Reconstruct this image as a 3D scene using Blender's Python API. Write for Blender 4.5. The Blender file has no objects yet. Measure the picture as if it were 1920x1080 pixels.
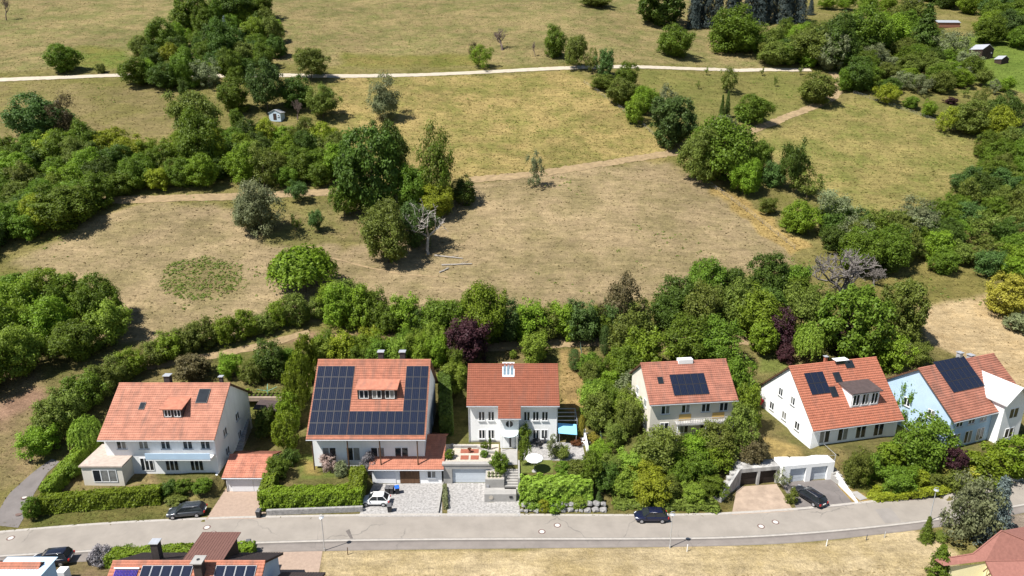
import bpy, bmesh, math, random
import numpy as np
from mathutils import Vector, Matrix
R = math.radians
sc = bpy.context.scene
col = sc.collection

# ------------------------------------------------------------------ camera, sky, sun, exposure
F, PITCH, CAMH = 1280.0, R(18), 55.0          # focal length in photo pixels, tilt, height above the road
cd = bpy.data.cameras.new('camera'); cam = bpy.data.objects.new('camera', cd); col.objects.link(cam)
cam.location = (0, 0, CAMH); cam.rotation_euler = (R(90) - PITCH, 0, 0)
cd.sensor_width = 36; cd.lens = 36 * F / 1920; cd.clip_start = 1; cd.clip_end = 6000
sc.camera = cam
w = bpy.data.worlds.new('World'); sc.world = w; w.use_nodes = True
nt = w.node_tree; bg = nt.nodes['Background']
sky = nt.nodes.new('ShaderNodeTexSky'); sky.sky_type = 'NISHITA'; sky.sun_disc = False
sky.sun_elevation = R(56); sky.sun_rotation = R(240); sky.altitude = 300; sky.air_density = 1.0; sky.dust_density = 0.6
nt.links.new(sky.outputs[0], bg.inputs[0]); bg.inputs[1].default_value = 0.066
sd = bpy.data.lights.new('sun', 'SUN'); sun = bpy.data.objects.new('sun', sd); col.objects.link(sun)
sd.energy = 5.0; sd.angle = R(0.5); sd.color = (1.0, 0.965, 0.91)
SUNDIR = Vector((-2.6, -1.5, 4.7)).normalized()
sun.rotation_euler = SUNDIR.to_track_quat('Z', 'Y').to_euler(); sun.location = (-60, -20, 140)
sc.view_settings.view_transform = 'Standard'; sc.view_settings.look = 'None'
sc.view_settings.gamma = 1; sc.view_settings.exposure = 0.76; sc.view_settings.use_curve_mapping = False

# ------------------------------------------------------------------ pixel -> world
CP, SP = math.cos(PITCH), math.sin(PITCH)
def ray(px, py):
    u = (px - 960) / F; v = (540 - py) / F
    return u, CP + v * SP, -SP + v * CP
def G(px, py, z=0.0):                          # a pixel on a level plane
    a, b, c = ray(px, py); t = (z - CAMH) / c
    return Vector((a * t, b * t, z))
def depth(p): return p[1] * CP + (CAMH - p[2]) * SP
def spx(p): return F / depth(p)                # photo pixels for a metre there

# ------------------------------------------------------------------ the land
RTOP = [(-260,1024),(-120,1010),(0,999),(150,986),(300,977),(480,971),(700,967),(960,967),(1150,968),(1300,967),(1420,962),(1560,951),(1700,934),(1800,920),(1920,902),(2060,878)]
RBOT = [(-260,1062),(-120,1053),(0,1045),(150,1037),(330,1026),(600,1016),(900,1013),(1250,1013),(1400,1010),(1560,999),(1720,982),(1810,968),(1920,949),(2060,922)]
PBOT = [(-260,1080),(-120,1070),(0,1062),(150,1054),(330,1042),(600,1033),(900,1029),(1250,1026),(1400,1023),(1500,1018),(1600,1008),(1720,994),(1810,982),(1920,962),(2060,935)]
rt = [G(*p) for p in RTOP]; rb = [G(*p) for p in RBOT]; pb = [G(*p) for p in PBOT]
RX = np.array([p.x for p in rt]); RY = np.array([p.y for p in rt])
PT = np.array([(-600,-30),(-120,-7),(-40,-2.6),(-12,-0.35),(-9.5,0),(0.5,0),(3,0.15),(7,1.2),(12,2.6),(17,3.4),(24,4.6),(37,7.5),(53,11.6),(75,17.6),(100,25.2),(125,33.8),(150,43),(175,52),(200,60.2),(260,79),(400,118),(800,200),(2600,420)], float)
_tt = np.arange(-620, 2600, 0.5); _pp = np.interp(_tt, PT[:,0], PT[:,1])
_k = np.exp(-0.5 * (np.arange(-12, 12.5, 0.5) / 4.0) ** 2); _k /= _k.sum()
_ps = np.convolve(_pp, _k, 'same'); _bl = np.clip((_tt - 4) / 10, 0, 1); _pp = _pp * (1 - _bl) + _ps * _bl
_pp[_tt > 2500] = 400
def YR(x): return np.interp(x, RX, RY)
# level ground: (cx, cy, half x, half y, turn, z, feather)
PADS = [
 (-47.8, 88.5, 9.5, 8.0, 0, 1.6, 3.0), (-38.5, 86.5, 4.5, 4.5, 0, 1.8, 3.5), (-19.8, 91.0, 9.0, 9.0, 0, 2.5, 3.0), (-24.5, 83.0, 6.5, 4.0, 0, 1.5, 1.5),
 (0.15, 90.6, 10.6, 9.0, 0, 3.0, 1.2), (6.4, 81.5, 4.4, 2.4, 0, 3.0, 0.7),
 (25.4, 93.0, 8.5, 7.0, 6.5, 3.7, 3.5), (47.5, 93.0, 9.0, 8.5, 14, 3.4, 3.0), (65.5, 92.8, 9.5, 9.0, 20, 3.2, 3.0),
 (38.2, 86.0, 4.5, 3.0, 10, 3.0, 1.5)]
CUTS = []     # driveways, filled below (quads)
def inpoly(X, Y, P):
    ins = np.zeros(X.shape, bool); n = len(P); d2 = np.full(X.shape, 1e12)
    for i in range(n):
        x0, y0 = P[i]; x1, y1 = P[(i + 1) % n]
        c = (y0 > Y) != (y1 > Y)
        with np.errstate(divide='ignore', invalid='ignore'):
            ins ^= c & (X < (x1 - x0) * (Y - y0) / (y1 - y0 + 1e-12) + x0)
        dx, dy = x1 - x0, y1 - y0; L = dx * dx + dy * dy + 1e-9
        t = np.clip(((X - x0) * dx + (Y - y0) * dy) / L, 0, 1)
        d2 = np.minimum(d2, (X - x0 - t * dx) ** 2 + (Y - y0 - t * dy) ** 2)
    d = np.sqrt(d2); return np.where(ins, d, -d)          # signed distance, + inside
def tz(X, Y):
    X = np.asarray(X, float); Y = np.asarray(Y, float)
    t = Y - YR(X)
    Z = np.interp(t, _tt, _pp)
    Z = Z + np.clip((t - 45) / 60, 0, 1) * (1.1 * np.sin(X * 0.021 + 0.6) * np.cos(Y * 0.017) + 0.5 * np.sin(X * 0.06 + Y * 0.045))
    for cx, cy, hx, hy, r, z, f in PADS:
        c, s = math.cos(R(r)), math.sin(R(r)); lx = (X - cx) * c + (Y - cy) * s; ly = -(X - cx) * s + (Y - cy) * c
        d = np.maximum(np.abs(lx) - hx, np.abs(ly) - hy); m = np.clip(1 - d / f, 0, 1); m = m * m * (3 - 2 * m)
        Z = Z * (1 - m) + z * m
    for poly, z in CUTS:
        m = np.clip(inpoly(X, Y, poly) / 0.5 + 1.0, 0, 1); Z = Z * (1 - m) + z * m
    return Z
def tz1(x, y): return float(tz(np.array([x]), np.array([y]))[0])
CUTS += [([tuple(G(px, py, 0.0).xy) for px, py in q], 0.03) for q in (
   [(383,974),(500,971),(497,908),(420,908)], [(672,968),(976,967),(972,941),(918,941),(918,899),(700,899),(672,935)],
   [(1364,964),(1494,956),(1468,893),(1378,902)], [(1494,956),(1605,945),(1566,888),(1464,895)])]
def hit(px, py):
    a, b, c = ray(px, py); t = np.concatenate([np.arange(45, 150, 0.15), np.arange(150, 900, 0.5)])
    z = CAMH + c * t; g = tz(a * t, b * t); k = np.argmax(z < g)
    if z[k] >= g[k]: k = len(t) - 1
    t0, t1 = t[max(k - 1, 0)], t[k]
    d0 = z[max(k - 1, 0)] - g[max(k - 1, 0)]; d1 = z[k] - g[k]
    u = d0 / (d0 - d1 + 1e-9) if d0 > 0 else 0; tt = t0 + (t1 - t0) * u
    return Vector((a * tt, b * tt, tz1(a * tt, b * tt)))

# ------------------------------------------------------------------ materials
def lin(c): return tuple(((v / 255) / 12.92 if v <= 10 else ((v / 255 + .055) / 1.055) ** 2.4) for v in c)
def A(r, g, b, k=0.52): return tuple(v * k for v in lin((r, g, b)))
MATS = {}
def mat(name, c, rough=0.8, var=0.25, scale=2.0, c2=None, bump=0.0, bscale=None, metal=0.0, spec=0.3, streak=None):
    if name in MATS: return MATS[name]
    m = bpy.data.materials.new(name); m.use_nodes = True; n = m.node_tree; b = n.nodes['Principled BSDF']
    b.inputs['Roughness'].default_value = rough; b.inputs['Metallic'].default_value = metal
    b.inputs['Specular IOR Level'].default_value = spec
    tc = n.nodes.new('ShaderNodeTexCoord'); co = tc.outputs['Object']
    if streak:
        mp = n.nodes.new('ShaderNodeMapping'); mp.inputs['Scale'].default_value = streak; n.links.new(co, mp.inputs[0]); co = mp.outputs[0]
    nz = n.nodes.new('ShaderNodeTexNoise'); nz.inputs['Scale'].default_value = scale; nz.inputs['Detail'].default_value = 8; nz.inputs['Roughness'].default_value = 0.65
    n.links.new(co, nz.inputs['Vector'])
    rp = n.nodes.new('ShaderNodeValToRGB'); e = rp.color_ramp.elements; e[0].position = 0.3; e[1].position = 0.7
    lo = tuple(v * (1 - var) for v in c); hi = c2 if c2 else tuple(min(v * (1 + var), 0.95) for v in c)
    e[0].color = (*lo, 1); e[1].color = (*hi, 1)
    n.links.new(nz.outputs[0], rp.inputs[0]); n.links.new(rp.outputs[0], b.inputs['Base Color'])
    if bump:
        n2 = n.nodes.new('ShaderNodeTexNoise'); n2.inputs['Scale'].default_value = bscale or scale * 4; n2.inputs['Detail'].default_value = 5
        n.links.new(co, n2.inputs['Vector'])
        bp = n.nodes.new('ShaderNodeBump'); bp.inputs['Strength'].default_value = bump; bp.inputs['Distance'].default_value = 0.05
        n.links.new(n2.outputs[0], bp.inputs['Height']); n.links.new(bp.outputs[0], b.inputs['Normal'])
    MATS[name] = m; return m
def leafmat(name, c, hv=0.03, vv=0.35, trans=0.42):
    m = bpy.data.materials.new(name); m.use_nodes = True; n = m.node_tree; n.nodes.remove(n.nodes['Principled BSDF'])
    out = n.nodes['Material Output']
    at = n.nodes.new('ShaderNodeAttribute'); at.attribute_name = 'v'
    oi = n.nodes.new('ShaderNodeObjectInfo')
    hs = n.nodes.new('ShaderNodeHueSaturation'); hs.inputs['Color'].default_value = (*c, 1)
    def mr(src, a, b):
        q = n.nodes.new('ShaderNodeMapRange'); q.inputs['To Min'].default_value = a; q.inputs['To Max'].default_value = b; n.links.new(src, q.inputs['Value']); return q.outputs[0]
    n.links.new(mr(oi.outputs['Random'], 0.5 - hv, 0.5 + hv), hs.inputs['Hue'])
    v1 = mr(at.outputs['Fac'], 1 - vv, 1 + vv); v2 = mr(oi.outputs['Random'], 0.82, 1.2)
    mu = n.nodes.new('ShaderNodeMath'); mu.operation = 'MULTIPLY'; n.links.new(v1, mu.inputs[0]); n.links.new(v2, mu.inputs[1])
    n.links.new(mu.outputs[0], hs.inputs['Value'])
    d = n.nodes.new('ShaderNodeBsdfPrincipled'); d.inputs['Roughness'].default_value = 0.55; d.inputs['Specular IOR Level'].default_value = 0.25
    t = n.nodes.new('ShaderNodeBsdfTranslucent')
    mx = n.nodes.new('ShaderNodeMixShader'); mx.inputs[0].default_value = trans
    n.links.new(hs.outputs[0], d.inputs['Base Color']); n.links.new(hs.outputs[0], t.inputs[0])
    n.links.new(d.outputs[0], mx.inputs[1]); n.links.new(t.outputs[0], mx.inputs[2]); n.links.new(mx.outputs[0], out.inputs[0])
    MATS[name] = m; return m
LEAF = {}
for k, c in dict(mid=(.132,.202,.019), bright=(.190,.280,.022), dark=(.086,.138,.019), olive=(.162,.202,.034), grey=(.215,.242,.115), yellow=(.27,.31,.024),
                 lime=(.22,.305,.036), purple=(.075,.030,.036), spruce=(.060,.082,.074), blue=(.200,.255,.240), brown=(.150,.125,.055), thuja=(.165,.225,.015), teal=(.095,.158,.036), gold=(.38,.35,.05), rust=(.18,.08,.025), lilac=(.30,.28,.29), pink=(.50,.38,.33)).items():
    LEAF[k] = leafmat('leaf_' + k, c, 0.012 if k in ('purple','blue','spruce','rust','lilac') else 0.012)
BARK = mat('bark', (.10,.075,.052), 0.9, 0.4, 6, bump=0.5); DEADWOOD = mat('dead_wood', (.33,.30,.265), 0.85, 0.3, 4, bump=0.4); TWIG = mat('twig', (.17,.125,.105), 0.9, .3, 3)
PALETWIG = mat('pale_twig', (.17,.15,.135), 0.9, .3, 3)

# ------------------------------------------------------------------ object helpers
def props(o, label=None, cat=None, group=None, kind=None):
    if label: o['label'] = label
    if cat: o['category'] = cat
    if group: o['group'] = group
    if kind: o['kind'] = kind
    return o
def empty(name, loc, rz=0, label=None, cat=None, group=None):
    o = bpy.data.objects.new(name, None); col.objects.link(o); o.location = loc; o.rotation_euler = (0, 0, rz); o.empty_display_size = 0.3
    return props(o, label, cat, group)
def npmesh(name, V, Q, attr=None, smooth=False):
    V = np.asarray(V, np.float32); Q = np.asarray(Q, np.int32); me = bpy.data.meshes.new(name); k = Q.shape[1]
    me.vertices.add(len(V)); me.vertices.foreach_set('co', V.ravel()); me.loops.add(Q.size); me.loops.foreach_set('vertex_index', Q.ravel())
    me.polygons.add(len(Q)); me.polygons.foreach_set('loop_start', np.arange(0, Q.size, k, dtype=np.int32))
    if smooth: me.polygons.foreach_set('use_smooth', np.ones(len(Q), bool))
    me.update(calc_edges=True)
    if attr is not None:
        a = me.attributes.new('v', 'FLOAT', 'POINT'); a.data.foreach_set('value', np.asarray(attr, np.float32))
    return me
def link(name, me, m=None, parent=None, objmat=False):
    o = bpy.data.objects.new(name, me); col.objects.link(o)
    if m is not None:
        if not me.materials: me.materials.append(m)
        if objmat: o.material_slots[0].link = 'OBJECT'; o.material_slots[0].material = m
    if parent: o.parent = parent
    return o
class MB:
    def __init__(s): s.v = []; s.f = []
    def add(s, vs, fs):
        n = len(s.v); s.v += [tuple(v) for v in vs]; s.f += [tuple(i + n for i in f) for f in fs]; return s
    def box(s, x0, x1, y0, y1, z0, z1):
        return s.add([(x0,y0,z0),(x1,y0,z0),(x1,y1,z0),(x0,y1,z0),(x0,y0,z1),(x1,y0,z1),(x1,y1,z1),(x0,y1,z1)],
                     [(0,3,2,1),(4,5,6,7),(0,1,5,4),(1,2,6,5),(2,3,7,6),(3,0,4,7)])
    def hexa(s, b, t):                          # two quads, bottom and top
        return s.add(list(b) + list(t), [(0,3,2,1),(4,5,6,7),(0,1,5,4),(1,2,6,5),(2,3,7,6),(3,0,4,7)])
    def prism(s, poly, x0, x1):                 # poly in (y, z), along x
        n = len(poly); vs = [(x0, y, z) for y, z in poly] + [(x1, y, z) for y, z in poly]
        return s.add(vs, [tuple(range(n - 1, -1, -1)), tuple(range(n, 2 * n))] + [(i, (i + 1) % n, n + (i + 1) % n, n + i) for i in range(n)])
    def tube(s, p, q, r0, r1=None, n=8, cap=True):
        p = Vector(p); q = Vector(q); r1 = r0 if r1 is None else r1; d = (q - p)
        if d.length < 1e-6: return s
        d.normalize(); a = d.orthogonal().normalized(); b = d.cross(a)
        vs = [p + (a * math.cos(2*math.pi*i/n) + b * math.sin(2*math.pi*i/n)) * r0 for i in range(n)] + [q + (a * math.cos(2*math.pi*i/n) + b * math.sin(2*math.pi*i/n)) * r1 for i in range(n)]
        fs = [(i, (i + 1) % n, n + (i + 1) % n, n + i) for i in range(n)]
        if cap: fs += [tuple(range(n - 1, -1, -1)), tuple(range(n, 2 * n))]
        return s.add(vs, fs)
    def build(s, name, m, parent=None, M=None, smooth=False, bevel=0):
        me = bpy.data.meshes.new(name); vs = s.v if M is None else [M @ Vector(v) for v in s.v]
        me.from_pydata(vs, [], s.f); me.update()
        if smooth: me.polygons.foreach_set('use_smooth', [True] * len(me.polygons))
        o = link(name, me, m, parent)
        if bevel:
            b = o.modifiers.new('b', 'BEVEL'); b.width = bevel; b.segments = 2; b.limit_method = 'ANGLE'
        return o
def box(name, m, parent, x0, x1, y0, y1, z0, z1, M=None, bevel=0): return MB().box(x0, x1, y0, y1, z0, z1).build(name, m, parent, M, bevel=bevel)
def ordinal(n):
    return f"{n}{'th' if 10 <= n % 100 <= 20 else {1:'st',2:'nd',3:'rd'}.get(n % 10, 'th')}"

# ------------------------------------------------------------------ ground colours by zone
def W(*pts): return [tuple(hit(px, py).xy) for px, py in pts]
DRY, TAN, OLIVE = A(160,144,94), A(172,150,112), A(150,143,80)
ZONES = [   # polygon (pixels on the ground), colour, second colour, grass density, feather
 ([(-200,-20),(1460,-20),(1440,128),(-200,150)], A(166,148,102), A(134,132,78), 1.0, 4),
 ([(150,85),(250,95),(240,128),(140,130)], A(118,132,58), A(138,132,68), 1, 6),
 ([(640,100),(900,100),(900,122),(640,126)], A(126,128,60), A(150,136,78), 1, 6),
 ([(-200,156),(340,170),(345,260),(100,275),(-200,300)], A(150,135,90), A(138,130,76), .8, 3),
 ([(620,140),(1080,132),(1290,280),(1230,300),(860,338),(640,330)], A(184,162,104), A(144,139,76), 1.3, 3),
 ([(1180,132),(1500,134),(1560,165),(1500,205),(1420,240),(1300,250)], A(132,132,70), A(146,138,80), .8, 3),
 ([(1420,250),(1600,180),(1760,222),(1890,300),(1740,390),(1600,420),(1500,340)], A(170,155,96), A(136,137,72), 1.3, 3),
 ([(1700,75),(2050,60),(2050,200),(1790,150)], A(122,140,60), A(108,128,52), .8, 4),
 ([(1600,150),(1830,150),(1920,200),(1860,270),(1690,205)], A(126,128,66), A(150,138,82), .8, 4),
 ([(870,345),(1250,300),(1320,340),(1500,470),(1480,500),(1230,560),(700,600),(560,600),(640,480)], A(182,160,122), A(156,141,100), .5, 3),
 ([(20,490),(130,440),(230,390),(450,385),(640,470),(640,590),(420,640),(200,660)], A(182,160,122), A(156,141,100), .5, 3),
 ([(440,400),(690,380),(700,455),(520,462)], A(142,136,80), A(160,142,98), .9, 3),
 ([(315,500),(380,482),(450,500),(440,545),(370,562),(310,545)], A(138,130,84), A(160,142,100), 1.6, 5),
 ([(1300,320),(1330,330),(1530,470),(1490,480)], A(196,168,108), A(178,152,92), 1.6, 1.5),
 ([(1720,560),(1850,545),(2000,600),(2000,760),(1900,720),(1740,640)], A(216,190,146), A(202,174,128), .4, 1.2),
 ([(1640,490),(1800,500),(1900,540),(1740,570),(1640,560)], A(150,138,80), A(130,126,66), 1, 2),
 ([(-200,680),(160,660),(170,720),(80,830),(60,900),(-200,980)], A(168,142,108), A(150,136,92), .7, 2),
 ([(-60,790),(0,755),(90,715),(160,690),(150,722),(60,762),(-60,815)], A(186,150,124), A(170,136,110), .2, 2),
 ([(460,655),(575,620),(1010,632),(1250,628),(1450,625),(1450,645),(1030,655),(560,660)], A(176,144,110), A(150,126,96), .2, 1.5),
 ([(60,640),(1720,640),(1800,700),(1960,860),(1940,905),(1700,930),(1420,958),(960,962),(480,968),(40,985),(100,830)], A(112,112,60), A(140,126,82), .8, 2),   # gardens
 ([(600,1033),(1250,1026),(1500,1018),(1720,994),(1800,1040),(1760,1300),(560,1300)], A(218,196,154), A(196,174,126), 1.0, .5),
 ([(-200,1062),(330,1042),(600,1033),(600,1300),(-200,1300)], A(150,130,98), A(120,112,70), .3, .5),
 ([(1820,980),(2000,948),(2000,1200),(1900,1100)], A(186,170,152), A(170,152,134), .1, .6),
 ([(100,905),(280,880),(300,905),(90,945)], A(168,145,106), A(128,122,70), .8, 1),
 ([(555,850),(640,850),(650,895),(560,900)], A(112,126,58), A(120,126,62), 1.2, .8),
 ([(565,862),(590,868),(600,893),(570,890)], A(176,152,92), A(160,142,84), 1, 1),
 ([(490,830),(505,835),(500,868),(430,862),(440,845)], A(168,138,98), A(120,116,66), .4, 1.),
 ([(460,728),(530,740),(530,790),(440,780)], A(120,126,62), A(150,136,84), .8, 1),
 ([(1050,655),(1095,655),(1110,740),(1110,800),(1090,800),(1050,730)], A(178,150,100), A(146,132,72), .8, 1),
 ([(1420,810),(1500,840),(1505,868),(1440,870),(1360,850)], A(190,162,104), A(170,148,92), 1, 1),
 ([(1430,650),(1480,650),(1480,700),(1420,700)], A(150,150,86), A(120,128,64), .8, 1.5),
 ([(1600,870),(1700,880),(1800,890),(1790,925),(1630,940)], A(120,124,54), A(140,132,66), .9, 1),
 ([(1560,905),(1620,925),(1640,943),(1600,946)], A(184,156,100), A(160,140,84), .8, .6),
 ([(1120,900),(1160,955),(1370,962),(1370,940),(1180,930)], A(140,124,72), A(112,108,58), .8, 1),
 ([(60,960),(310,940),(310,975),(60,992)], A(132,122,72), A(112,116,58), 1.6, .6),
]
ZW = [(W(*p), np.array(c), np.array(c2), g, f) for p, c, c2, g, f in ZONES]
def zones(X, Y):
    jx = 1.2*np.sin(X*.31+Y*.17)+.8*np.sin(Y*.53-X*.21)+.4*np.sin(X*1.3+1)*np.sin(Y*1.1)
    jy = 1.2*np.sin(Y*.27-X*.19+2)+.8*np.sin(X*.47+Y*.2)+.4*np.sin(Y*1.4)*np.sin(X*1.2)
    am = np.clip((Y - 100) / 60, 0.12, 1)
    Xj, Yj = X + jx * am, Y + jy * am
    C = np.tile(np.array(A(150,138,86)), (len(X), 1)); D = np.tile(np.array(A(128,124,66)), (len(X), 1)); g = np.full(len(X), .8)
    for P, c, c2, gd, f in ZW:
        px = [p[0] for p in P]; py = [p[1] for p in P]
        k = np.where((Xj > min(px) - f) & (Xj < max(px) + f) & (Yj > min(py) - f) & (Yj < max(py) + f))[0]
        if not len(k): continue
        m = np.clip(inpoly(Xj[k], Yj[k], P) / f + .5, 0, 1); m = m * m * (3 - 2 * m)
        C[k] = C[k] * (1 - m[:,None]) + c * m[:,None]; D[k] = D[k] * (1 - m[:,None]) + c2 * m[:,None]; g[k] = g[k] * (1 - m) + gd * m
    return C, D, g
def axis(a):
    out = [a[0][0]]
    for (p, st), (q, _) in zip(a, a[1:]):
        n = max(1, int(round((q - p) / st))); out += [p + (q - p) * (i + 1) / n for i in range(n)]
    return np.array(out)
gx = axis([(-3000,300),(-600,60),(-330,4),(-200,1.6),(-75,.55),(82,1.4),(200,1.8),(360,60),(600,300),(3000,1)])
gy = axis([(-900,100),(-100,20),(20,4),(52,.5),(106,.8),(170,1.4),(420,8),(700,100),(2400,1)])
XX, YY = np.meshgrid(gx, gy); X1, Y1 = XX.ravel(), YY.ravel(); ZG = tz(X1, Y1)
nx, ny = len(gx), len(gy); i0 = (np.arange(ny - 1)[:,None] * nx + np.arange(nx - 1)[None,:]).ravel()
gme = npmesh('ground', np.stack([X1, Y1, ZG], 1), np.stack([i0, i0 + 1, i0 + nx + 1, i0 + nx], 1), smooth=True)
C1, C2, GD = zones(X1, Y1)
for nm, cc in (('c1', C1), ('c2', C2)):
    a = gme.attributes.new(nm, 'FLOAT_COLOR', 'POINT'); a.data.foreach_set('color', np.concatenate([cc, np.ones((len(cc), 1))], 1).astype(np.float32).ravel())
gm = bpy.data.materials.new('meadow_ground'); gm.use_nodes = True; n = gm.node_tree; b = n.nodes['Principled BSDF']
b.inputs['Roughness'].default_value = 0.95; b.inputs['Specular IOR Level'].default_value = 0.1
geo = n.nodes.new('ShaderNodeNewGeometry')
def nz(scale, detail=6, rough=.6, sx=None):
    q = n.nodes.new('ShaderNodeTexNoise'); q.inputs['Scale'].default_value = scale; q.inputs['Detail'].default_value = detail; q.inputs['Roughness'].default_value = rough
    if sx:
        mp = n.nodes.new('ShaderNodeMapping'); mp.inputs['Scale'].default_value = sx; mp.inputs['Rotation'].default_value = (0, 0, .35); n.links.new(geo.outputs['Position'], mp.inputs[0]); n.links.new(mp.outputs[0], q.inputs['Vector'])
    else: n.links.new(geo.outputs['Position'], q.inputs['Vector'])
    return q.outputs[0]
def mrange(src, a, b_, c, d):
    q = n.nodes.new('ShaderNodeMapRange'); q.inputs[1].default_value = a; q.inputs[2].default_value = b_; q.inputs[3].default_value = c; q.inputs[4].default_value = d; n.links.new(src, q.inputs[0]); return q.outputs[0]
def mul(p, q):
    m = n.nodes.new('ShaderNodeMath'); m.operation = 'MULTIPLY'; n.links.new(p, m.inputs[0]); n.links.new(q, m.inputs[1]); return m.outputs[0]
a1 = n.nodes.new('ShaderNodeAttribute'); a1.attribute_name = 'c1'; a2 = n.nodes.new('ShaderNodeAttribute'); a2.attribute_name = 'c2'
mx = n.nodes.new('ShaderNodeMix'); mx.data_type = 'RGBA'
n.links.new(mrange(nz(.09, 9, .72), .42, .6, 0, 1), mx.inputs[0]); n.links.new(a1.outputs['Color'], mx.inputs[6]); n.links.new(a2.outputs['Color'], mx.inputs[7])
val = mul(mul(mul(mrange(nz(.55, 4, .6, (.3, 1.7, 1)), .32, .68, .84, 1.16), mrange(nz(.32, 5, .65), .35, .65, .86, 1.14)), mul(mrange(nz(1.1, 6, .7, (1, 2.2, 1)), .3, .7, .74, 1.26), mrange(nz(5.5, 3, .6), .3, .7, .78, 1.22))), mrange(nz(.03, 3), .3, .7, .86, 1.14))
hs = n.nodes.new('ShaderNodeHueSaturation'); n.links.new(mx.outputs[2], hs.inputs['Color']); n.links.new(val, hs.inputs['Value']); n.links.new(hs.outputs[0], b.inputs['Base Color'])
bp = n.nodes.new('ShaderNodeBump'); bp.inputs['Strength'].default_value = .9; bp.inputs['Distance'].default_value = .25
n.links.new(nz(2.2, 6, .7), bp.inputs['Height']); n.links.new(bp.outputs[0], b.inputs['Normal'])
gme.materials.append(gm); props(link('ground', gme), 'dry grassy hillside rising behind the houses', 'hillside', kind='structure')

# ------------------------------------------------------------------ roads, tracks, drives (draped sheets)
def resample(P, step):
    P = [Vector(p[:2]) for p in P]; L = [0]
    for p, q in zip(P, P[1:]): L.append(L[-1] + (q - p).length)
    n = max(2, int(L[-1] / step) + 1); t = np.linspace(0, L[-1], n)
    return np.stack([np.interp(t, L, [p.x for p in P]), np.interp(t, L, [p.y for p in P])], 1)
def smoothline(P, it=2):
    P = [Vector(p[:2]) for p in P]
    for _ in range(it):
        Q = [P[0]]
        for p, q in zip(P, P[1:]): Q += [p * .75 + q * .25, p * .25 + q * .75]
        P = Q + [P[-1]]
    return P
def strip(name, a, b_, dz, m, label, n=2, kind='structure', cat=None, thick=None, step=1.0, rag=0.0):
    k = max(len(resample(a, step)), len(resample(b_, step)))
    def rs(P):
        P = [Vector(p[:2]) for p in P]; L = [0]
        for p, q in zip(P, P[1:]): L.append(L[-1] + (q - p).length)
        t = np.linspace(0, L[-1], k); return np.stack([np.interp(t, L, [p.x for p in P]), np.interp(t, L, [p.y for p in P])], 1)
    a, b_ = rs(a), rs(b_); rr = np.random.default_rng(len(a))
    if rag:
        d = (b_ - a); d /= np.linalg.norm(d, axis=1)[:,None]; a = a + d * rr.normal(0, rag, (k, 1)); b_ = b_ + d * rr.normal(0, rag, (k, 1))
    V = np.concatenate([a + (b_ - a) * j / n for j in range(n + 1)]); Z = tz(V[:,0], V[:,1]) + dz
    Vt = np.concatenate([V, Z[:,None]], 1); i = (np.arange(n)[:,None] * k + np.arange(k - 1)[None,:]).ravel()
    Q = np.stack([i, i + k, i + k + 1, i + 1], 1)
    if thick:
        N = len(Vt); Vb = Vt.copy(); Vb[:,2] -= thick; Vt = np.concatenate([Vt, Vb])
        e = np.arange(k - 1); j = n * k + e
        Q = np.concatenate([Q, np.stack([e, e + 1, e + 1 + N, e + N], 1), np.stack([j + 1, j, j + N, j + 1 + N], 1)])
    return props(link(name, npmesh(name, Vt, Q), m), label, cat or name.replace('_', ' '), kind=kind)
ASPH = mat('asphalt', A(194,184,172,.49), .9, .13, .35, bump=.25, bscale=25); PAVE = mat('pavement_asphalt', A(170,160,152,.5), .9, .14, .5, bump=.25, bscale=25)
KERB = mat('kerb_stone', A(216,208,198,.52), .85, .15, 2.5, bump=.3); DARKASPH = mat('dark_asphalt', A(150,142,138,.5), .9, .16, .6, bump=.3, bscale=20)
SETT = mat('grey_setts', A(200,196,192,.52), .85, .42, 3.2, bump=.6, bscale=5); PINK = mat('pink_pavers', A(206,180,160,.52), .85, .14, 2.5, bump=.3)
CHALK = mat('chalk_gravel', A(226,212,190,.54), .95, .12, .6, bump=.3); DIRT = mat('dirt_track', A(190,164,124,.50), .95, .3, .8, bump=.5)
CONC = mat('concrete', A(206,202,196,.52), .85, .16, .9, bump=.2); PALEDIRT = mat('pale_dirt', A(210,186,164,.52), .95, .25, .6, bump=.4)
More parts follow.
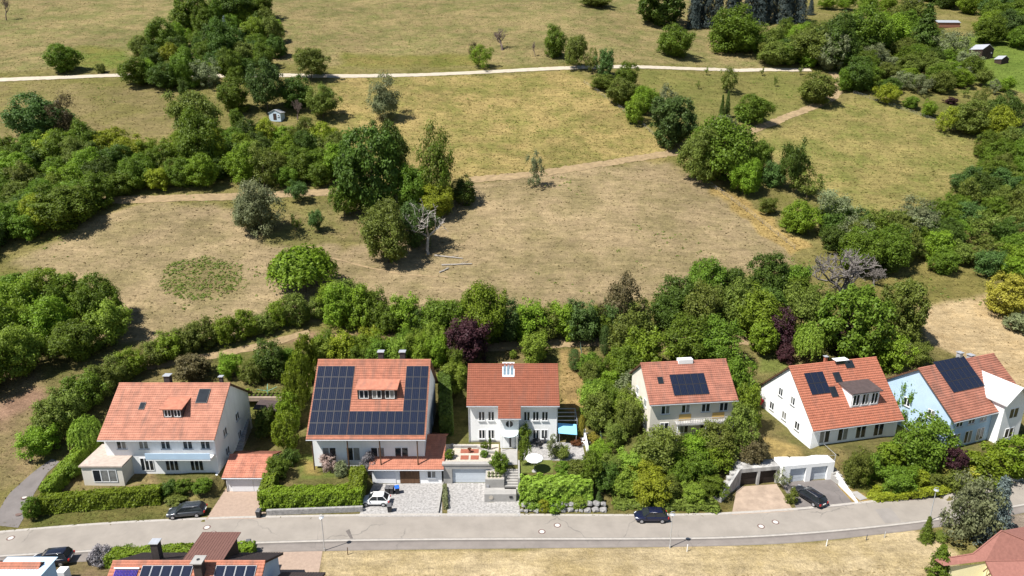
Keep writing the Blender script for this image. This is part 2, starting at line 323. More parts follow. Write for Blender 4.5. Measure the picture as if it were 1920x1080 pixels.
def cracked(m, amt):
    n = m.node_tree; b = n.nodes['Principled BSDF']; src = b.inputs['Base Color'].links[0].from_socket; g = n.nodes.new('ShaderNodeNewGeometry')
    nw = n.nodes.new('ShaderNodeTexNoise'); nw.inputs['Scale'].default_value = .5; nw.inputs['Detail'].default_value = 4; n.links.new(g.outputs['Position'], nw.inputs['Vector'])
    va = n.nodes.new('ShaderNodeVectorMath'); va.operation = 'MULTIPLY_ADD'; va.inputs[1].default_value = (2.2,2.2,2.2); n.links.new(nw.outputs['Color'], va.inputs[0]); n.links.new(g.outputs['Position'], va.inputs[2])
    vo = n.nodes.new('ShaderNodeTexVoronoi'); vo.feature = 'DISTANCE_TO_EDGE'; vo.inputs['Scale'].default_value = .11; n.links.new(va.outputs[0], vo.inputs['Vector'])
    lt = n.nodes.new('ShaderNodeMapRange'); lt.inputs[1].default_value = .0; lt.inputs[2].default_value = .012; lt.inputs[3].default_value = 1; lt.inputs[4].default_value = 0; n.links.new(vo.outputs['Distance'], lt.inputs[0])
    nm_ = n.nodes.new('ShaderNodeTexNoise'); nm_.inputs['Scale'].default_value = .16; n.links.new(g.outputs['Position'], nm_.inputs['Vector'])
    mk = n.nodes.new('ShaderNodeMapRange'); mk.inputs[1].default_value = .48; mk.inputs[2].default_value = .62; mk.inputs[4].default_value = amt; n.links.new(nm_.outputs[0], mk.inputs[0])
    mu = n.nodes.new('ShaderNodeMath'); mu.operation = 'MULTIPLY'; n.links.new(lt.outputs[0], mu.inputs[0]); n.links.new(mk.outputs[0], mu.inputs[1])
    mx = n.nodes.new('ShaderNodeMix'); mx.data_type = 'RGBA'; mx.inputs[7].default_value = (.09,.085,.08,1); n.links.new(mu.outputs[0], mx.inputs[0]); n.links.new(src, mx.inputs[6]); n.links.new(mx.outputs[2], b.inputs['Base Color'])
cracked(ASPH, .55); cracked(PAVE, .5); cracked(DARKASPH, .7)
srt, srb, spb = smoothline(rt), smoothline(rb), smoothline(pb)
def off(P, d): return [Vector((p.x, p.y + d)) for p in P]
strip('road', srt, off(srb, .42), .006, ASPH, 'light grey asphalt road curving past the houses', 6)
strip('kerb_gutter', off(srt, .42), srt, .012, KERB, 'pale stone gutter along the garden side of the road', 1)
strip('kerb_stone', off(srb, .42), off(srb, .02), .09, KERB, 'pale raised kerb between road and pavement', 1, thick=.13)
strip('pavement', off(srb, .02), spb, .082, PAVE, 'narrow asphalt pavement beside the dry verge', 3, thick=.13)
def track(name, pts, wid, m, label, dz=.07, rag=.12, **k):
    P = smoothline([hit(*p) for p in pts], 2); nrm = []
    for i, p in enumerate(P):
        d = (P[min(i + 1, len(P) - 1)] - P[max(i - 1, 0)]).normalized(); nrm.append(Vector((-d.y, d.x)))
    return strip(name, [p + q * wid / 2 for p, q in zip(P, nrm)], [p - q * wid / 2 for p, q in zip(P, nrm)], dz, m, label, 4, rag=rag, **k)
track('gravel_track', [(-160,158),(0,150),(120,146),(235,141),(330,140),(450,143),(600,144),(760,142),(880,136),(1000,130),(1100,127),(1250,128),(1400,130),(1520,131)], 3.0, CHALK, 'pale chalky gravel track crossing the hillside', .10, .10)
track('dirt_track', [(190,376),(300,374),(420,370),(560,362),(680,358)], 3.4, DIRT, 'dusty dirt track under the left thicket')
track('dirt_track', [(880,338),(1000,328),(1100,312),(1200,296),(1290,282),(1400,250),(1460,225),(1530,198),(1570,180),(1575,150),(1560,136)], 3.2, DIRT, 'dusty dirt track between the middle meadows', rag=.2)
track('field_path', [(200,698),(260,690),(400,668),(500,645),(580,624)], 1.9, DIRT, 'shaded earth path below the long field hedge', .05)
track('field_path', [(900,652),(1030,645),(1120,641),(1250,640),(1450,640)], 2.4, DIRT, 'earth path behind the white house garden', .05)
track('footpath', [(620,483),(690,502),(760,516),(840,520)], .5, DIRT, 'narrow trodden path curving past the dead tree', .05)
strip('lane', [G(-20,985), G(18,938,.3), G(66,898,1), G(100,872,1.6)], [G(34,990), G(64,938,.3), G(90,900,1), G(114,876,1.6)], .03, DARKASPH, 'side lane of worn dark asphalt climbing beside the hedge', 3)
for q, m, lb in ([[(386,974.5),(499,972.5),(496,916),(424,916)], PINK, 'pink paved driveway before the small tiled garage'],
                 [[(672,969),(829,968.5),(829,906),(700,908)], SETT, 'grey sett driveway where the white car is parked'],
                 [[(839,968.5),(976,968.5),(970,906),(838,906)], SETT, 'grey sett driveway before the sunken garage'],
                 [[(1372,965.5),(1488,958.5),(1456,908),(1382,913)], PALEDIRT, 'pale worn dirt driveway before the dark garage doors'],
                 [[(1496,957.5),(1602,947),(1560,899),(1462,905)], DARKASPH, 'dark asphalt driveway before the white garage doors']):
    P = [G(*p) for p in q]; strip('driveway', [P[3], P[2]], [P[0], P[1]], .012, m, lb, 8)
P = [G(505,1033), G(605,1033), G(590,1120), G(470,1120)]; strip('driveway', P[0:2], [P[3], P[2]], .02, PINK, 'beige paved driveway below the pavement beside the dry field', 10)
# ------------------------------------------------------------------ houses
WHITE = mat('white_plaster', (.79,.79,.78), .9, .07, .9, streak=(1.6,1.6,.3)); OFFWHITE = mat('cream_plaster', (.66,.61,.52), .9, .08, .7); BLUEW = mat('pale_blue_plaster', (.42,.55,.68), .9, .06, .7)
YELLOWW = mat('yellow_plaster', (.74,.66,.40), .9, .06, .7); TRIM = mat('white_trim', (.78,.78,.77), .5, .05, 2); GLASS = mat('window_glass', (.018,.022,.026), .06, .3, .5, spec=.6)
RED = mat('red_roof_tile', (.27,.090,.052), .8, .16, 1.6, bump=.2); SALMON = mat('salmon_roof_tile', (.41,.165,.105), .85, .22, 1.4, bump=.2); SALMON2 = mat('dusky_roof_tile', (.38,.155,.105), .85, .3, .7, bump=.2); SALMON3 = mat('bright_roof_tile', (.46,.165,.10), .85, .2, 2.2, bump=.2); SALMON4 = mat('pale_roof_tile', (.45,.20,.135), .85, .26, .9, bump=.2); WORN = mat('weathered_roof_tile', (.43,.17,.11), .85, .38, 1.1, bump=.25)
DARKROOF = mat('dark_roof_tile', (.075,.055,.052), .85, .2, 2, bump=.2); ROSE = mat('rose_roof_shingle', (.27,.12,.095), .9, .14, 3, bump=.2)
METAL = mat('grey_metal', (.42,.43,.45), .4, .1, 4, metal=.6); DARKM = mat('dark_metal', (.03,.03,.033), .5, .2, 4); ZINC = mat('zinc', (.55,.56,.58), .45, .1, 3, metal=.5)
WOOD = mat('brown_wood', (.12,.065,.035), .8, .3, 5, streak=(1,1,.2)); DARKWOOD = mat('dark_wood', (.045,.028,.02), .8, .3, 5)
PANEL = mat('solar_cell', (.012,.017,.035), .03, .2, 3, spec=.3); ALU = mat('panel_frame', (.36,.37,.38), .6, .05, 4); PURPLEP = mat('tube_collector', (.05,.03,.30), .25, .4, 2, spec=.6, streak=(6,.3,.3))
BRICKD = mat('dark_chimney', (.055,.045,.042), .85, .25, 4, bump=.3); BALC = mat('ochre_blind', (.55,.36,.12), .8, .1, 2); DOORBLUE = mat('garage_door_grey', (.50,.54,.58), .5, .05, 2); DOORW = mat('garage_door_white', (.72,.73,.75), .5, .05, 2); DOORD = mat('garage_door_dark', (.022,.016,.014), .6, .3, 2)
GWALL = mat('stained_concrete', (.33,.32,.305), .9, .55, .8, bump=.3, streak=(1,1,.35)); STONEW = mat('grey_stone_wall', (.28,.27,.26), .9, .35, 3, bump=.6); AWN = mat('blue_awning', (.22,.52,.74), .75, .06, 2); GRAVEL = mat('beige_gravel', (.44,.39,.32), .95, .28, 6, bump=.6); CANVAS = mat('white_canvas', (.82,.82,.80), .9, .03, 2)
CANOPY = mat('glass_canopy', (.62,.72,.74), .15, .05, 2, spec=.6); REDSLAB = mat('red_slab', (.27,.09,.055), .85, .15, 3)
_pb = []
def PROTO_BALL():
    if not _pb:
        rng = np.random.default_rng(2); m = 260; q = rng.normal(0,1,(m,3)); q /= np.linalg.norm(q,axis=1)[:,None]; P = q*.45+np.array([0,0,.5]); t = np.cross(q, rng.normal(0,1,(m,3))); t /= np.linalg.norm(t,axis=1)[:,None]; b_ = np.cross(q,t)
        _pb.append(npmesh('small_plant', np.stack([P-t*.1,P-b_*.07,P+t*.1,P+b_*.07],1).reshape(-1,3), np.arange(m*4).reshape(-1,4), np.repeat(rng.random(m),4)))
    return _pb[0]
def stain(m, c=(.13,.10,.085), amt=.45):
    n = m.node_tree; b = n.nodes['Principled BSDF']; src = b.inputs['Base Color'].links[0].from_socket; g = n.nodes.new('ShaderNodeNewGeometry')
    mp = n.nodes.new('ShaderNodeMapping'); mp.inputs['Scale'].default_value = (1.3,.28,.28); n.links.new(g.outputs['Position'], mp.inputs[0])
    z = n.nodes.new('ShaderNodeTexNoise'); z.inputs['Scale'].default_value = .9; z.inputs['Detail'].default_value = 7; n.links.new(mp.outputs[0], z.inputs['Vector'])
    r_ = n.nodes.new('ShaderNodeMapRange'); r_.inputs[1].default_value = .5; r_.inputs[2].default_value = .72; r_.inputs[4].default_value = amt; n.links.new(z.outputs[0], r_.inputs[0])
    x = n.nodes.new('ShaderNodeMix'); x.data_type = 'RGBA'; x.inputs[7].default_value = (*c,1); n.links.new(r_.outputs[0], x.inputs[0]); n.links.new(src, x.inputs[6]); n.links.new(x.outputs[2], b.inputs['Base Color'])
for q in (SALMON, SALMON2, SALMON4, WORN): stain(q)
stain(SALMON3, amt=.25); stain(RED, amt=.2)
def Rz(a): return Matrix.Rotation(R(a), 4, 'Z')
def tiles(parent, p0, u, v, L, S, m, cw=.30, ch=.36, wave=.035, step=.035):
    """courses of roof tiles on the slope from corner p0 along u (eave) and v (up)"""
    p0, u, v = Vector(p0), Vector(u).normalized(), Vector(v).normalized(); nrm = u.cross(v).normalized(); nc = max(1, int(round(L/cw))); nr = max(1, int(round(S/ch))); V = []; Q = []
    xs = np.linspace(0, L, nc * 3 + 1); hw = np.array([(0, wave, wave*.8)[i % 3] for i in range(len(xs))]); k = len(xs); rg = random.Random(nc * 31 + nr)
    for j in range(nr):
        for t, lift in ((j, step), (j + 1.06, .0)):
            for i in range(k): V.append(p0 + u*xs[i] + v*min(S*t/nr, S) + nrm*(lift + hw[i] + .012))
        for i in range(k): V.append(p0 + u*xs[i] + v*S*j/nr + nrm*.0)
        b0 = j*3*k
        for i in range(k - 1): Q += [(b0+i, b0+i+1, b0+k+i+1, b0+k+i), (b0+2*k+i, b0+2*k+i+1, b0+i+1, b0+i)]
    o = link('roof_tiles', npmesh('roof_tiles', [tuple(q) for q in V], Q), m, parent); o['kind'] = 'stuff'; return o
CURT = mat('curtained_glass', (.20,.20,.19), .2, .3, 2, spec=.5); wr_ = random.Random(3)
def window(root, M, w_, h_, panes=2, sill=True, fm=None, name='window', glass=None):
    """frame with panes and sill; M puts its centre on the wall, facing local -y"""
    fm = fm or TRIM; f = .075; b = MB(); x, z = w_/2, h_/2
    b.box(-x,x,-.06,0,-z,-z+f).box(-x,x,-.06,0,z-f,z).box(-x,-x+f,-.06,0,-z+f,z-f).box(x-f,x,-.06,0,-z+f,z-f)
    for i in range(1, panes): q = -x + w_*i/panes; b.box(q-f*.8, q+f*.8, -.06, 0, -z+f, z-f)
    fr = b.build(name, fm, root, M)
    for i in range(panes):
        a = -x + w_*i/panes + f*.8; c = -x + w_*(i+1)/panes - f*.8; box('pane', glass or (CURT if wr_.random() < .3 and root is not globals().get('wh') else GLASS), fr, a, c, -.022, -.004, -z+f, z-f, M)
    if sill: box('sill', ZINC, fr, -x-.08, x+.08, -.17, 0, -z-.07, -z-.002, M)
    return fr
def solar(root, p0, u, v, nrm, cols, rows, pw=1.02, ph=1.66, gap=.03, fmat=None):
    u, v, nrm = Vector(u).normalized(), Vector(v).normalized(), Vector(nrm).normalized()
    M3 = Matrix((u, v, nrm)).transposed().to_4x4()
    fm = MB().box(0,pw,0,.04,0,.045).box(0,pw,ph-.04,ph,0,.045).box(0,.04,.04,ph-.04,0,.045).box(pw-.04,pw,.04,ph-.04,0,.045)
    for i in (1,2,3) if fmat is None else (): fm.box(pw*i/4-.008, pw*i/4+.008, .04, ph-.04, .034, .041)
    fme = bpy.data.meshes.new('solar_panel'); fme.from_pydata(fm.v, [], fm.f); fme.materials.append(fmat or DARKM)
    cm = MB().box(.04,pw-.04,.04,ph-.04,0,.036); cme = bpy.data.meshes.new('cells'); cme.from_pydata(cm.v, [], cm.f); cme.materials.append(PANEL)
    for i in range(cols):
        for j in range(rows):
            o = link('solar_panel', fme, None, root); o.matrix_local = Matrix.Translation(Vector(p0) + u*(i*(pw+gap)) + v*(j*(ph+gap)) + nrm*.12) @ M3
            link('cells', cme, None, o)
def chimney(roof, x, y, z0, z1, w_=.6, m=None, cap=None):
    c = box('chimney', m or BRICKD, roof, x-w_/2, x+w_/2, y-w_/2, y+w_/2, z0, z1); box('chimney_cap', cap or ZINC, c, x-w_/2-.12, x+w_/2+.12, y-w_/2-.1, y+w_/2+.1, z1+.12, z1+.2)
    b = MB()
    for sx in (-1,1):
        for sy in (-1,1): b.box(x+sx*w_*.38-.03, x+sx*w_*.38+.03, y+sy*w_*.38-.03, y+sy*w_*.38+.03, z1, z1+.12)
    b.build('cap_legs', cap or ZINC, c); return c
def gable(label, loc, rot, L, D, he, pitch, wall, tile, over=.6, side=.35, name='house', front=None, back=None, cat='house', vent=True):
    """house with its ridge along local x and its front at local -y; returns root, roof, dims"""
    r = empty(name, loc, R(rot), label, cat); tn = math.tan(R(pitch)); hr = he + D/2*tn
    MB().prism([(-D/2,-.6),(D/2,-.6),(D/2,he-.05),(0,hr-.09),(-D/2,he-.05)], -L/2, L/2).build('wall', wall, r)
    th = .2; fo = over if front is None else front; bo = over if back is None else back; xl, xr = -L/2-side, L/2+side
    f0 = (-D/2-fo, he - fo*tn); b0 = (D/2+bo, he - bo*tn)
    roof = MB().prism([(f0[0],f0[1]-th*.2),(f0[0],f0[1]+th*.5),(0,hr+th*.5),(b0[0],b0[1]+th*.5),(b0[0],b0[1]-th*.2),(0,hr-th*.35)], xl, xr).build('roof', TRIM if name == 'white_house' else WOOD, r)
    cs = math.cos(R(pitch)); Sf = (D/2+fo)/cs; Sb = (D/2+bo)/cs
    tiles(roof, (xl-.02, f0[0]-.03, f0[1]+th*.5), (1,0,0), (0,cs,math.sin(R(pitch))), xr-xl+.04, Sf+.02, tile)
    tiles(roof, (xr+.02, b0[0]+.03, b0[1]+th*.5), (-1,0,0), (0,-cs,math.sin(R(pitch))), xr-xl+.04, Sb+.02, tile)
    MB().tube((xl-.02,0,hr+th*.5+.04),(xr+.02,0,hr+th*.5+.04), .12, .12, 8).build('ridge_cap', tile, roof)
    MB().tube((xl,f0[0]-.07,f0[1]-.0),(xr,f0[0]-.07,f0[1]-.0), .07, .07, 8).build('gutter', ZINC, roof)
    MB().tube((xl,b0[0]+.07,b0[1]-.0),(xr,b0[0]+.07,b0[1]-.0), .07, .07, 8).build('gutter', ZINC, roof)
    return r, roof, dict(tn=tn, hr=hr, f0=f0, xl=xl, xr=xr, cs=cs, sn=math.sin(R(pitch)), th=th, D=D, he=he, L=L)
def onroof(d, x, t, lift=.12):      # point on the front slope, t metres up from the eave
    return Vector((x, d['f0'][0] + t*d['cs'], d['f0'][1] + t*d['sn'] + d['th']*.5)) + Vector((0,-d['sn'],d['cs']))*lift
def roofpanels(roof, d, x, t, cols, rows, fmat=None): solar(roof, onroof(d, x, t, .0), (1,0,0), (0,d['cs'],d['sn']), (0,-d['sn'],d['cs']), cols, rows, fmat=fmat)
def dormer(roof, d, x, y0, z1, w_, wallm, tile, win=2):
    """shed dormer: front face at local y0 rising to z1, roof running back to the slope"""
    zb = d['he'] + (y0 + d['D']/2)*d['tn']; yb = (z1 + .35 - d['he'])/d['tn'] - d['D']/2
    dm = MB().prism([(y0,zb-.3),(yb+.2,z1-.1),(yb,z1+.15),(y0,z1)], x-w_/2, x+w_/2).build('dormer', wallm, roof)
    sl = (Vector((0,yb,z1+.42)) - Vector((0,y0-.35,z1+.06))); MB().prism([(y0-.35,z1-.02),(y0-.35,z1+.1),(yb+.1,z1+.47),(yb+.1,z1+.32)], x-w_/2-.25, x+w_/2+.25).build('dormer_roof', tile, dm)
    for i in range(win): window(dm, Matrix.Translation((x - w_/2 + w_*(i+.5)/win, y0, (zb+z1)/2 + .08)), w_/win*.72, (z1-zb)*.72, 2, False)
    return dm
def rooflight(roof, d, x, t, w_=.8, l=1.1):
    M3 = Matrix((Vector((1,0,0)), Vector((0,d['cs'],d['sn'])), Vector((0,-d['sn'],d['cs'])))).transposed().to_4x4(); M = Matrix.Translation(onroof(d, x, t, .06)) @ M3
    f = box('roof_window', DARKM, roof, -w_/2, w_/2, 0, l, 0, .1, M); box('pane', GLASS, f, -w_/2+.07, w_/2-.07, .07, l-.07, .09, .115, M)

# --- the white house in the middle
HX, HY, HZ = 0.15, 87.5 + 4.6, 3.0
wh, roof, d = gable('white two storey house with red tiled roof in the middle', (HX, HY, HZ), 0, 12.8, 9.2, 6.55, 38, WHITE, RED, over=.6, side=.2, name='white_house')
fy = -4.6
for px in (901.8, 919.6, 986.6, 1003.2, 1020.3): window(wh, Matrix.Translation(((px-960.6)/13.06, fy, 4.25)), .92, 1.5, 2)
for px in (901.8, 919.2, 1004, 1019.9): window(wh, Matrix.Translation(((px-960.6)/13.06, fy, 1.32)), .92, 1.5, 2)
window(wh, Matrix.Translation(((986-960.6)/13.06, fy, 1.1)), .95, 2.1, 2, False)
for y in (-1.6, 1.8):
    window(wh, Matrix.Translation((6.4, y, 4.2)) @ Rz(90), 1.0, 1.3, 2); window(wh, Matrix.Translation((6.4, y, 1.2)) @ Rz(90), 1.4, 2.1, 2, False)
    window(wh, Matrix.Translation((-6.4, y, 4.2)) @ Rz(-90), .9, 1.2, 2)
bx0, bx1, by = -1.85, .82, fy - 1.62; tn = d['tn']
ez = d['f0'][1] - (by - .5 - d['f0'][0]) * -tn   # bay eave height on the same slope
bay = MB().prism([(fy+.02,-.6),(by,-.6),(by,6.55-(fy-by)*tn-.06),(fy+.02,6.45)], bx0, bx1).build('entrance_bay', WHITE, wh)
cs, sn = d['cs'], d['sn']; y0 = by - .5; z0 = d['f0'][1] - (d['f0'][0] - y0)*tn; Sx = (d['f0'][0] - y0)/cs
MB().prism([(y0,z0-.05),(y0,z0+.1),(d['f0'][0]+.3,d['f0'][1]+.3*tn+.1),(d['f0'][0]+.3,d['f0'][1]+.3*tn-.05)], bx0-.25, bx1+.25).build('bay_roof', TRIM, roof)
tiles(roof, (bx0-.27, y0-.03, z0+.1), (1,0,0), (0,cs,sn), bx1-bx0+.54, Sx+.06, RED)
MB().tube((bx0-.3,y0-.06,z0+.02),(bx1+.3,y0-.06,z0+.02), .07, .07, 8).build('gutter', ZINC, roof)
mx_ = (bx0+bx1)/2
rw = MB(); nS = 28      # round window
for i in range(nS):
    a, c = 2*math.pi*i/nS, 2*math.pi*(i+1)/nS; P = lambda r_, t, y: (mx_+r_*math.cos(t), y, 3.9+r_*math.sin(t))
    rw.hexa([P(.52,a,by),P(.52,c,by),P(.62,c,by),P(.62,a,by)], [P(.52,a,by-.08),P(.52,c,by-.08),P(.62,c,by-.08),P(.62,a,by-.08)])
rw.box(mx_-.07, mx_+.07, by-.07, by, 3.9-.52, 3.9+.52); rwo = rw.build('round_window', TRIM, wh)
MB().tube((mx_,by-.025,3.9),(mx_,by-.004,3.9), .53, .53, 28).build('pane', GLASS, rwo)
dr = box('front_door', TRIM, wh, mx_-.75, mx_+.75, by-.06, by-.001, .02, 2.2); box('pane', GLASS, dr, mx_-.02, mx_+.26, by-.075, by-.062, .2, 2.1); MB().tube((mx_-.1,by-.12,.9),(mx_-.1,by-.12,1.5), .02, .02, 6).build('door_handle', METAL, dr)
cp = MB(); nC = 14
for i in range(nC):
    a, c = math.pi*i/nC, math.pi*(i+1)/nC; P = lambda t, z: (mx_-1.25*math.cos(t), by-.01-1.1*math.sin(t)**.7, z-.25*math.sin(t))
    cp.hexa([(mx_,by-.01,2.62),P(a,2.6),P(c,2.6),(mx_,by-.01,2.62)], [(mx_,by-.01,2.72),P(a,2.64),P(c,2.64),(mx_,by-.01,2.72)])
cp.build('glass_canopy', CANOPY, wh)
for x in (bx0+.25, bx1-.25): MB().tube((x,by-.85,0),(x,by-.85,2.4), .05, .05, 8).build('canopy_post', TRIM, wh)
sx0, sx1 = -1.55, .2; ry = -1.15; hrz = d['hr']      # glazed ridge box
rl = MB().prism([(-1.75,hrz-1.75*tn+.03),(-1.6,hrz-1.6*tn+.32),(.3,hrz+.34),(.3,hrz-.2)], sx0, sx1).build('roof_light', TRIM, roof)
zA, zB, yA, yB = hrz-1.6*tn+.32, hrz+.34, -1.6, .3; sl = (zB-zA)/(yB-yA)
for i in range(3):
    a = sx0 + .12 + i*.54; P = lambda x, y: (x, y, zA + (y-yA)*sl + .012); MB().hexa([P(a,yA+.08),P(a+.4,yA+.08),P(a+.4,yB-.14),P(a,yB-.14)], [tuple(Vector(q)+Vector((0,0,.02))) for q in (P(a,yA+.08),P(a+.4,yA+.08),P(a+.4,yB-.14),P(a,yB-.14))]).build('pane', mat('sky_painted_glass', (.16,.22,.26), .08, .3, 1.5, spec=.6), rl)  # pane colour lightened and blued to paint in the reflected sky
for x in (-6.35, 6.3): MB().tube((x,fy-.08,0),(x,fy-.08,6.3), .05, .05, 8).build('downpipe', ZINC, wh)
box('plinth', GWALL, wh, -6.42, bx0-.01, fy-.03, fy+.05, -.3, .28); box('plinth', GWALL, wh, bx1+.01, 6.42, fy-.03, fy+.05, -.3, .28)
# its terrace, garage and walls
tr = empty('gravel_terrace', (0,0,HZ), 0, 'beige gravel bed above the sunken garage', 'terrace'); tr['kind'] = 'structure'; gb = box('gravel_bed', GRAVEL, tr, -9.6, -1.9, 82.0, 86.9, -.2, .03)
props(box('paved_path', CONC, None, -1.6, 0.75, 81.6, 85.6, 2.8, 3.035), 'pale concrete path to the front door', 'path', kind='structure')
props(box('paved_terrace', SETT, None, 1.2, 10.2, 82.6, 87.4, 2.8, 3.03), 'grey paved terrace before the white house', 'terrace', kind='structure')
props(MB().prism([(82.7,2.8),(82.7,3.034),(79.6,3.034),(79.6,2.8)], 1.2, 5.6).build('lawn', mat('lawn', A(122,132,60), .95, .3, 3, bump=.6), None), 'small lawn under the white parasol', 'lawn', kind='structure')
for i in range(2):
    for j in range(2): p = G(871+i*19, 846+j*12, 3.03); props(box('red_slab', REDSLAB, tr, p.x-.56, p.x+.56, p.y-.52, p.y+.52, -.1, .07))
gp = G(880.5, 849, 3.0); pot = empty('plant_pot', (gp.x, gp.y, HZ), 0, 'little red potted plant in the middle of the red slabs', 'plant'); MB().tube((0,0,.0),(0,0,.35), .16, .22, 10).build('pot', REDSLAB, pot); MB().tube((0,0,.35),(0,0,.7), .05, .3, 8).build('leaves', LEAF['rust'], pot)
wv = MB(); pts = [(-8.7,86.3),(-8.2,86.0),(-7.2,85.9),(-6,85.95),(-5,85.9),(-4.4,85.5),(-4,84.9),(-3.3,84.5),(-2.4,84.4)]
for p, q in zip(pts, pts[1:]):
    a, c = Vector(p), Vector(q); nn = Vector((-(c-a).y,(c-a).x)).normalized()*.16; wv.hexa([(*(a-nn),2.9),(*(c-nn),2.9),(*(c+nn),2.9),(*(a+nn),2.9)], [(*(a-nn),3.42),(*(c-nn),3.42),(*(c+nn),3.42),(*(a+nn),3.42)])
props(wv.build('curved_wall', CONC, None), 'low curved concrete wall in front of the white house', 'wall')
ga = empty('sunken_garage', (-5.5, 81.55, 0), 0, 'garage sunk below the gravel terrace with a grey door', 'garage')
box('wall', CONC, ga, -3.95, -2.75, -.02, .4, -.3, 2.95); box('wall', CONC, ga, 2.55, 3.6, -.02, .4, -.3, 2.95); box('lintel', CONC, ga, -2.75, 2.55, -.02, .4, 2.35, 2.95); box('parapet', CONC, ga, -4.1, 3.65, -.12, .55, 2.952, 3.2)
gd_ = MB()
for k in range(5): gd_.box(-2.74, 2.54, .24-.012*(k%2), .3, .03+k*.464, .03+k*.464+.452)
gd_.build('garage_door', DOORBLUE, ga)
box('wall', CONC, ga, -4.1, -3.96, -6.6, -.03, -.3, .35)
pl = empty('concrete_planter', (-2.35, 79.9, 0), 0, 'concrete planter wall with small lavender beside the garage', 'planter'); box('wall', CONC, pl, -1.25, 1.3, -.55, 1.6, -.3, 2.15); box('soil', GRAVEL, pl, -1.05, 1.1, -.35, 1.4, 2.1, 2.19)
box('letterbox', METAL, pl, -1.1, -.75, -.66, -.551, .9, 1.3)
for i in range(4):
    for j in range(2): q = link('lavender', PROTO_BALL(), LEAF['grey'], pl, objmat=True); q.location = (-.8+i*.5, -.05+j*.7, 2.15); q.scale = (.42,.42,.5)
lw = empty('concrete_wall', (-1.55, 77.3, 0), 0, 'low concrete wall block at the front of the white house', 'wall'); box('wall', CONC, lw, -2.1, 2.1, 0, .9, -.3, 1.25); box('slab', CONC, lw, -2.1, 2.1, .9, 2.0, -.3, .9); box('letterbox', DARKM, lw, 1.2, 1.6, -.09, -.002, .7, 1.0)
MB().tube((-1.2,-.001,.75),(-1.2,-.06,.75), .28, .3, 14).build('stone_disc', GRAVEL, lw)
st = empty('garden_steps', (.0, 81.6, 0), 0, 'dark steps climbing beside the concrete planter', 'steps')
for i in range(9): box('step', CONC, st, -1.0, .8, -2.6+i*.3, 0 if i == 8 else -2.6+(i+1)*.3, -.2+i*.28, .9+(i-0)*.235)
box('side_wall', CONC, st, .82, 1.05, -3.4, 1.0, -.3, 3.1)
for lab, (px, py) in (('x',(1006,834)),):
    p = G(px, py, 3.03); t = empty('garden_table', (p.x, p.y, 3.03), 0, 'dark round garden table on the terrace before the white house', 'table')
    MB().tube((0,0,.7),(0,0,.75), .6, .6, 16).build('tabletop', DARKM, t); MB().tube((0,0,0),(0,0,.7), .06, .06, 8).build('leg', DARKM, t)
    for i in range(4):
        a = i*1.57+.4; c = empty('garden_chair', (p.x+math.cos(a)*1.05, p.y+math.sin(a)*1.05, 3.03), a+math.pi/2, ['dark garden chair right of the terrace table, furthest back','dark garden chair left behind the terrace table','dark garden chair left in front of the terrace table','dark garden chair right in front of the terrace table'][i], 'chair', 'terrace chairs')
        box('seat', DARKM, c, -.25,.25,-.25,.25,.42,.46); box('backrest', DARKM, c, -.25,.25,-.27,-.22,.46,.95)
        for sx in (-1,1):
            for sy in (-1,1): box('leg', DARKM, c, sx*.22-.02, sx*.22+.02, sy*.22-.02, sy*.22+.02, 0, .419)
u_ = empty('parasol', (3.0, 79.95, 3.03), 0, 'open white garden parasol on the lawn', 'parasol'); cn = MB(); nP = 10
for i in range(nP):
    a, c = 2*math.pi*i/nP, 2*math.pi*(i+1)/nP; P = lambda t, r_, z: (math.cos(t)*r_, math.sin(t)*r_, z)
    cn.add([P(a,1.17,2.05), P(c,1.17,2.05), (0,0,2.45), P(a,1.17,1.92), P(c,1.17,1.92)], [(0,1,2),(3,4,1,0)])
cn.build('canopy', CANVAS, u_); MB().tube((0,0,0),(0,0,2.5), .03, .03, 8).build('pole', METAL, u_); MB().tube((0,0,0),(0,0,.12), .35, .3, 14).build('base', CONC, u_)
for i in range(nP): a = 2*math.pi*i/nP; MB().tube((0,0,2.36),(math.cos(a)*1.14,math.sin(a)*1.14,2.03), .012, .012, 4).build('rib', METAL, u_)
aw = empty('awning', (6.62, 88.0, 5.3), 0, 'pale blue awning on the right side of the white house', 'awning'); MB().hexa([(.05,-1.4,-.35),(2.7,-1.5,-.55),(2.75,.3,.12),(.05,.4,.3)], [(.05,-1.4,-.31),(2.7,-1.5,-.51),(2.75,.3,.16),(.05,.4,.34)]).build('cloth', AWN, aw)
for x in (.2, 2.6): MB().tube((x,-1.42,-2.2),(x,-1.42,-.45), .04, .04, 6).build('post', METAL, aw)
pg = empty('pergola', (6.62, 89.3, 3.0), 0, 'dark steel pergola in the shade right of the white house', 'pergola')
for y in (0, 1.2, 2.4, 3.6): box('beam', METAL, pg, .02, 3.0, y-.05, y+.05, 2.5, 2.62)
box('rail', METAL, pg, 2.9, 3.0, -.1, 3.7, 2.38, 2.499)
for y in (0, 3.6): box('post', METAL, pg, 2.9, 3.0, y-.05, y+.05, 0, 2.379)
wb = G(1098, 832, 3.0); wl = empty('white_garden_wall', (wb.x, wb.y, 2.8), 0, 'low white garden wall beside the stepping stones', 'wall'); box('wall', WHITE, wl, -.12, .15, -3.0, 2.6, 0, 1.1); box('bench', WHITE, wl, -.7, -.121, -.5, .9, 0, .65)
sst = empty('stepping_stones', (0,0,0), 0, 'row of square stepping stones along the wire fence', 'stones')
for i in range(9):
    t = i/8; p = hit(1094 + 12*t + (i%2)*1.5, 790 + 62*t); box('stone', CONC, sst, p.x-.28, p.x+.28, p.y-.24, p.y+.24, p.z-.1, p.z+.05)
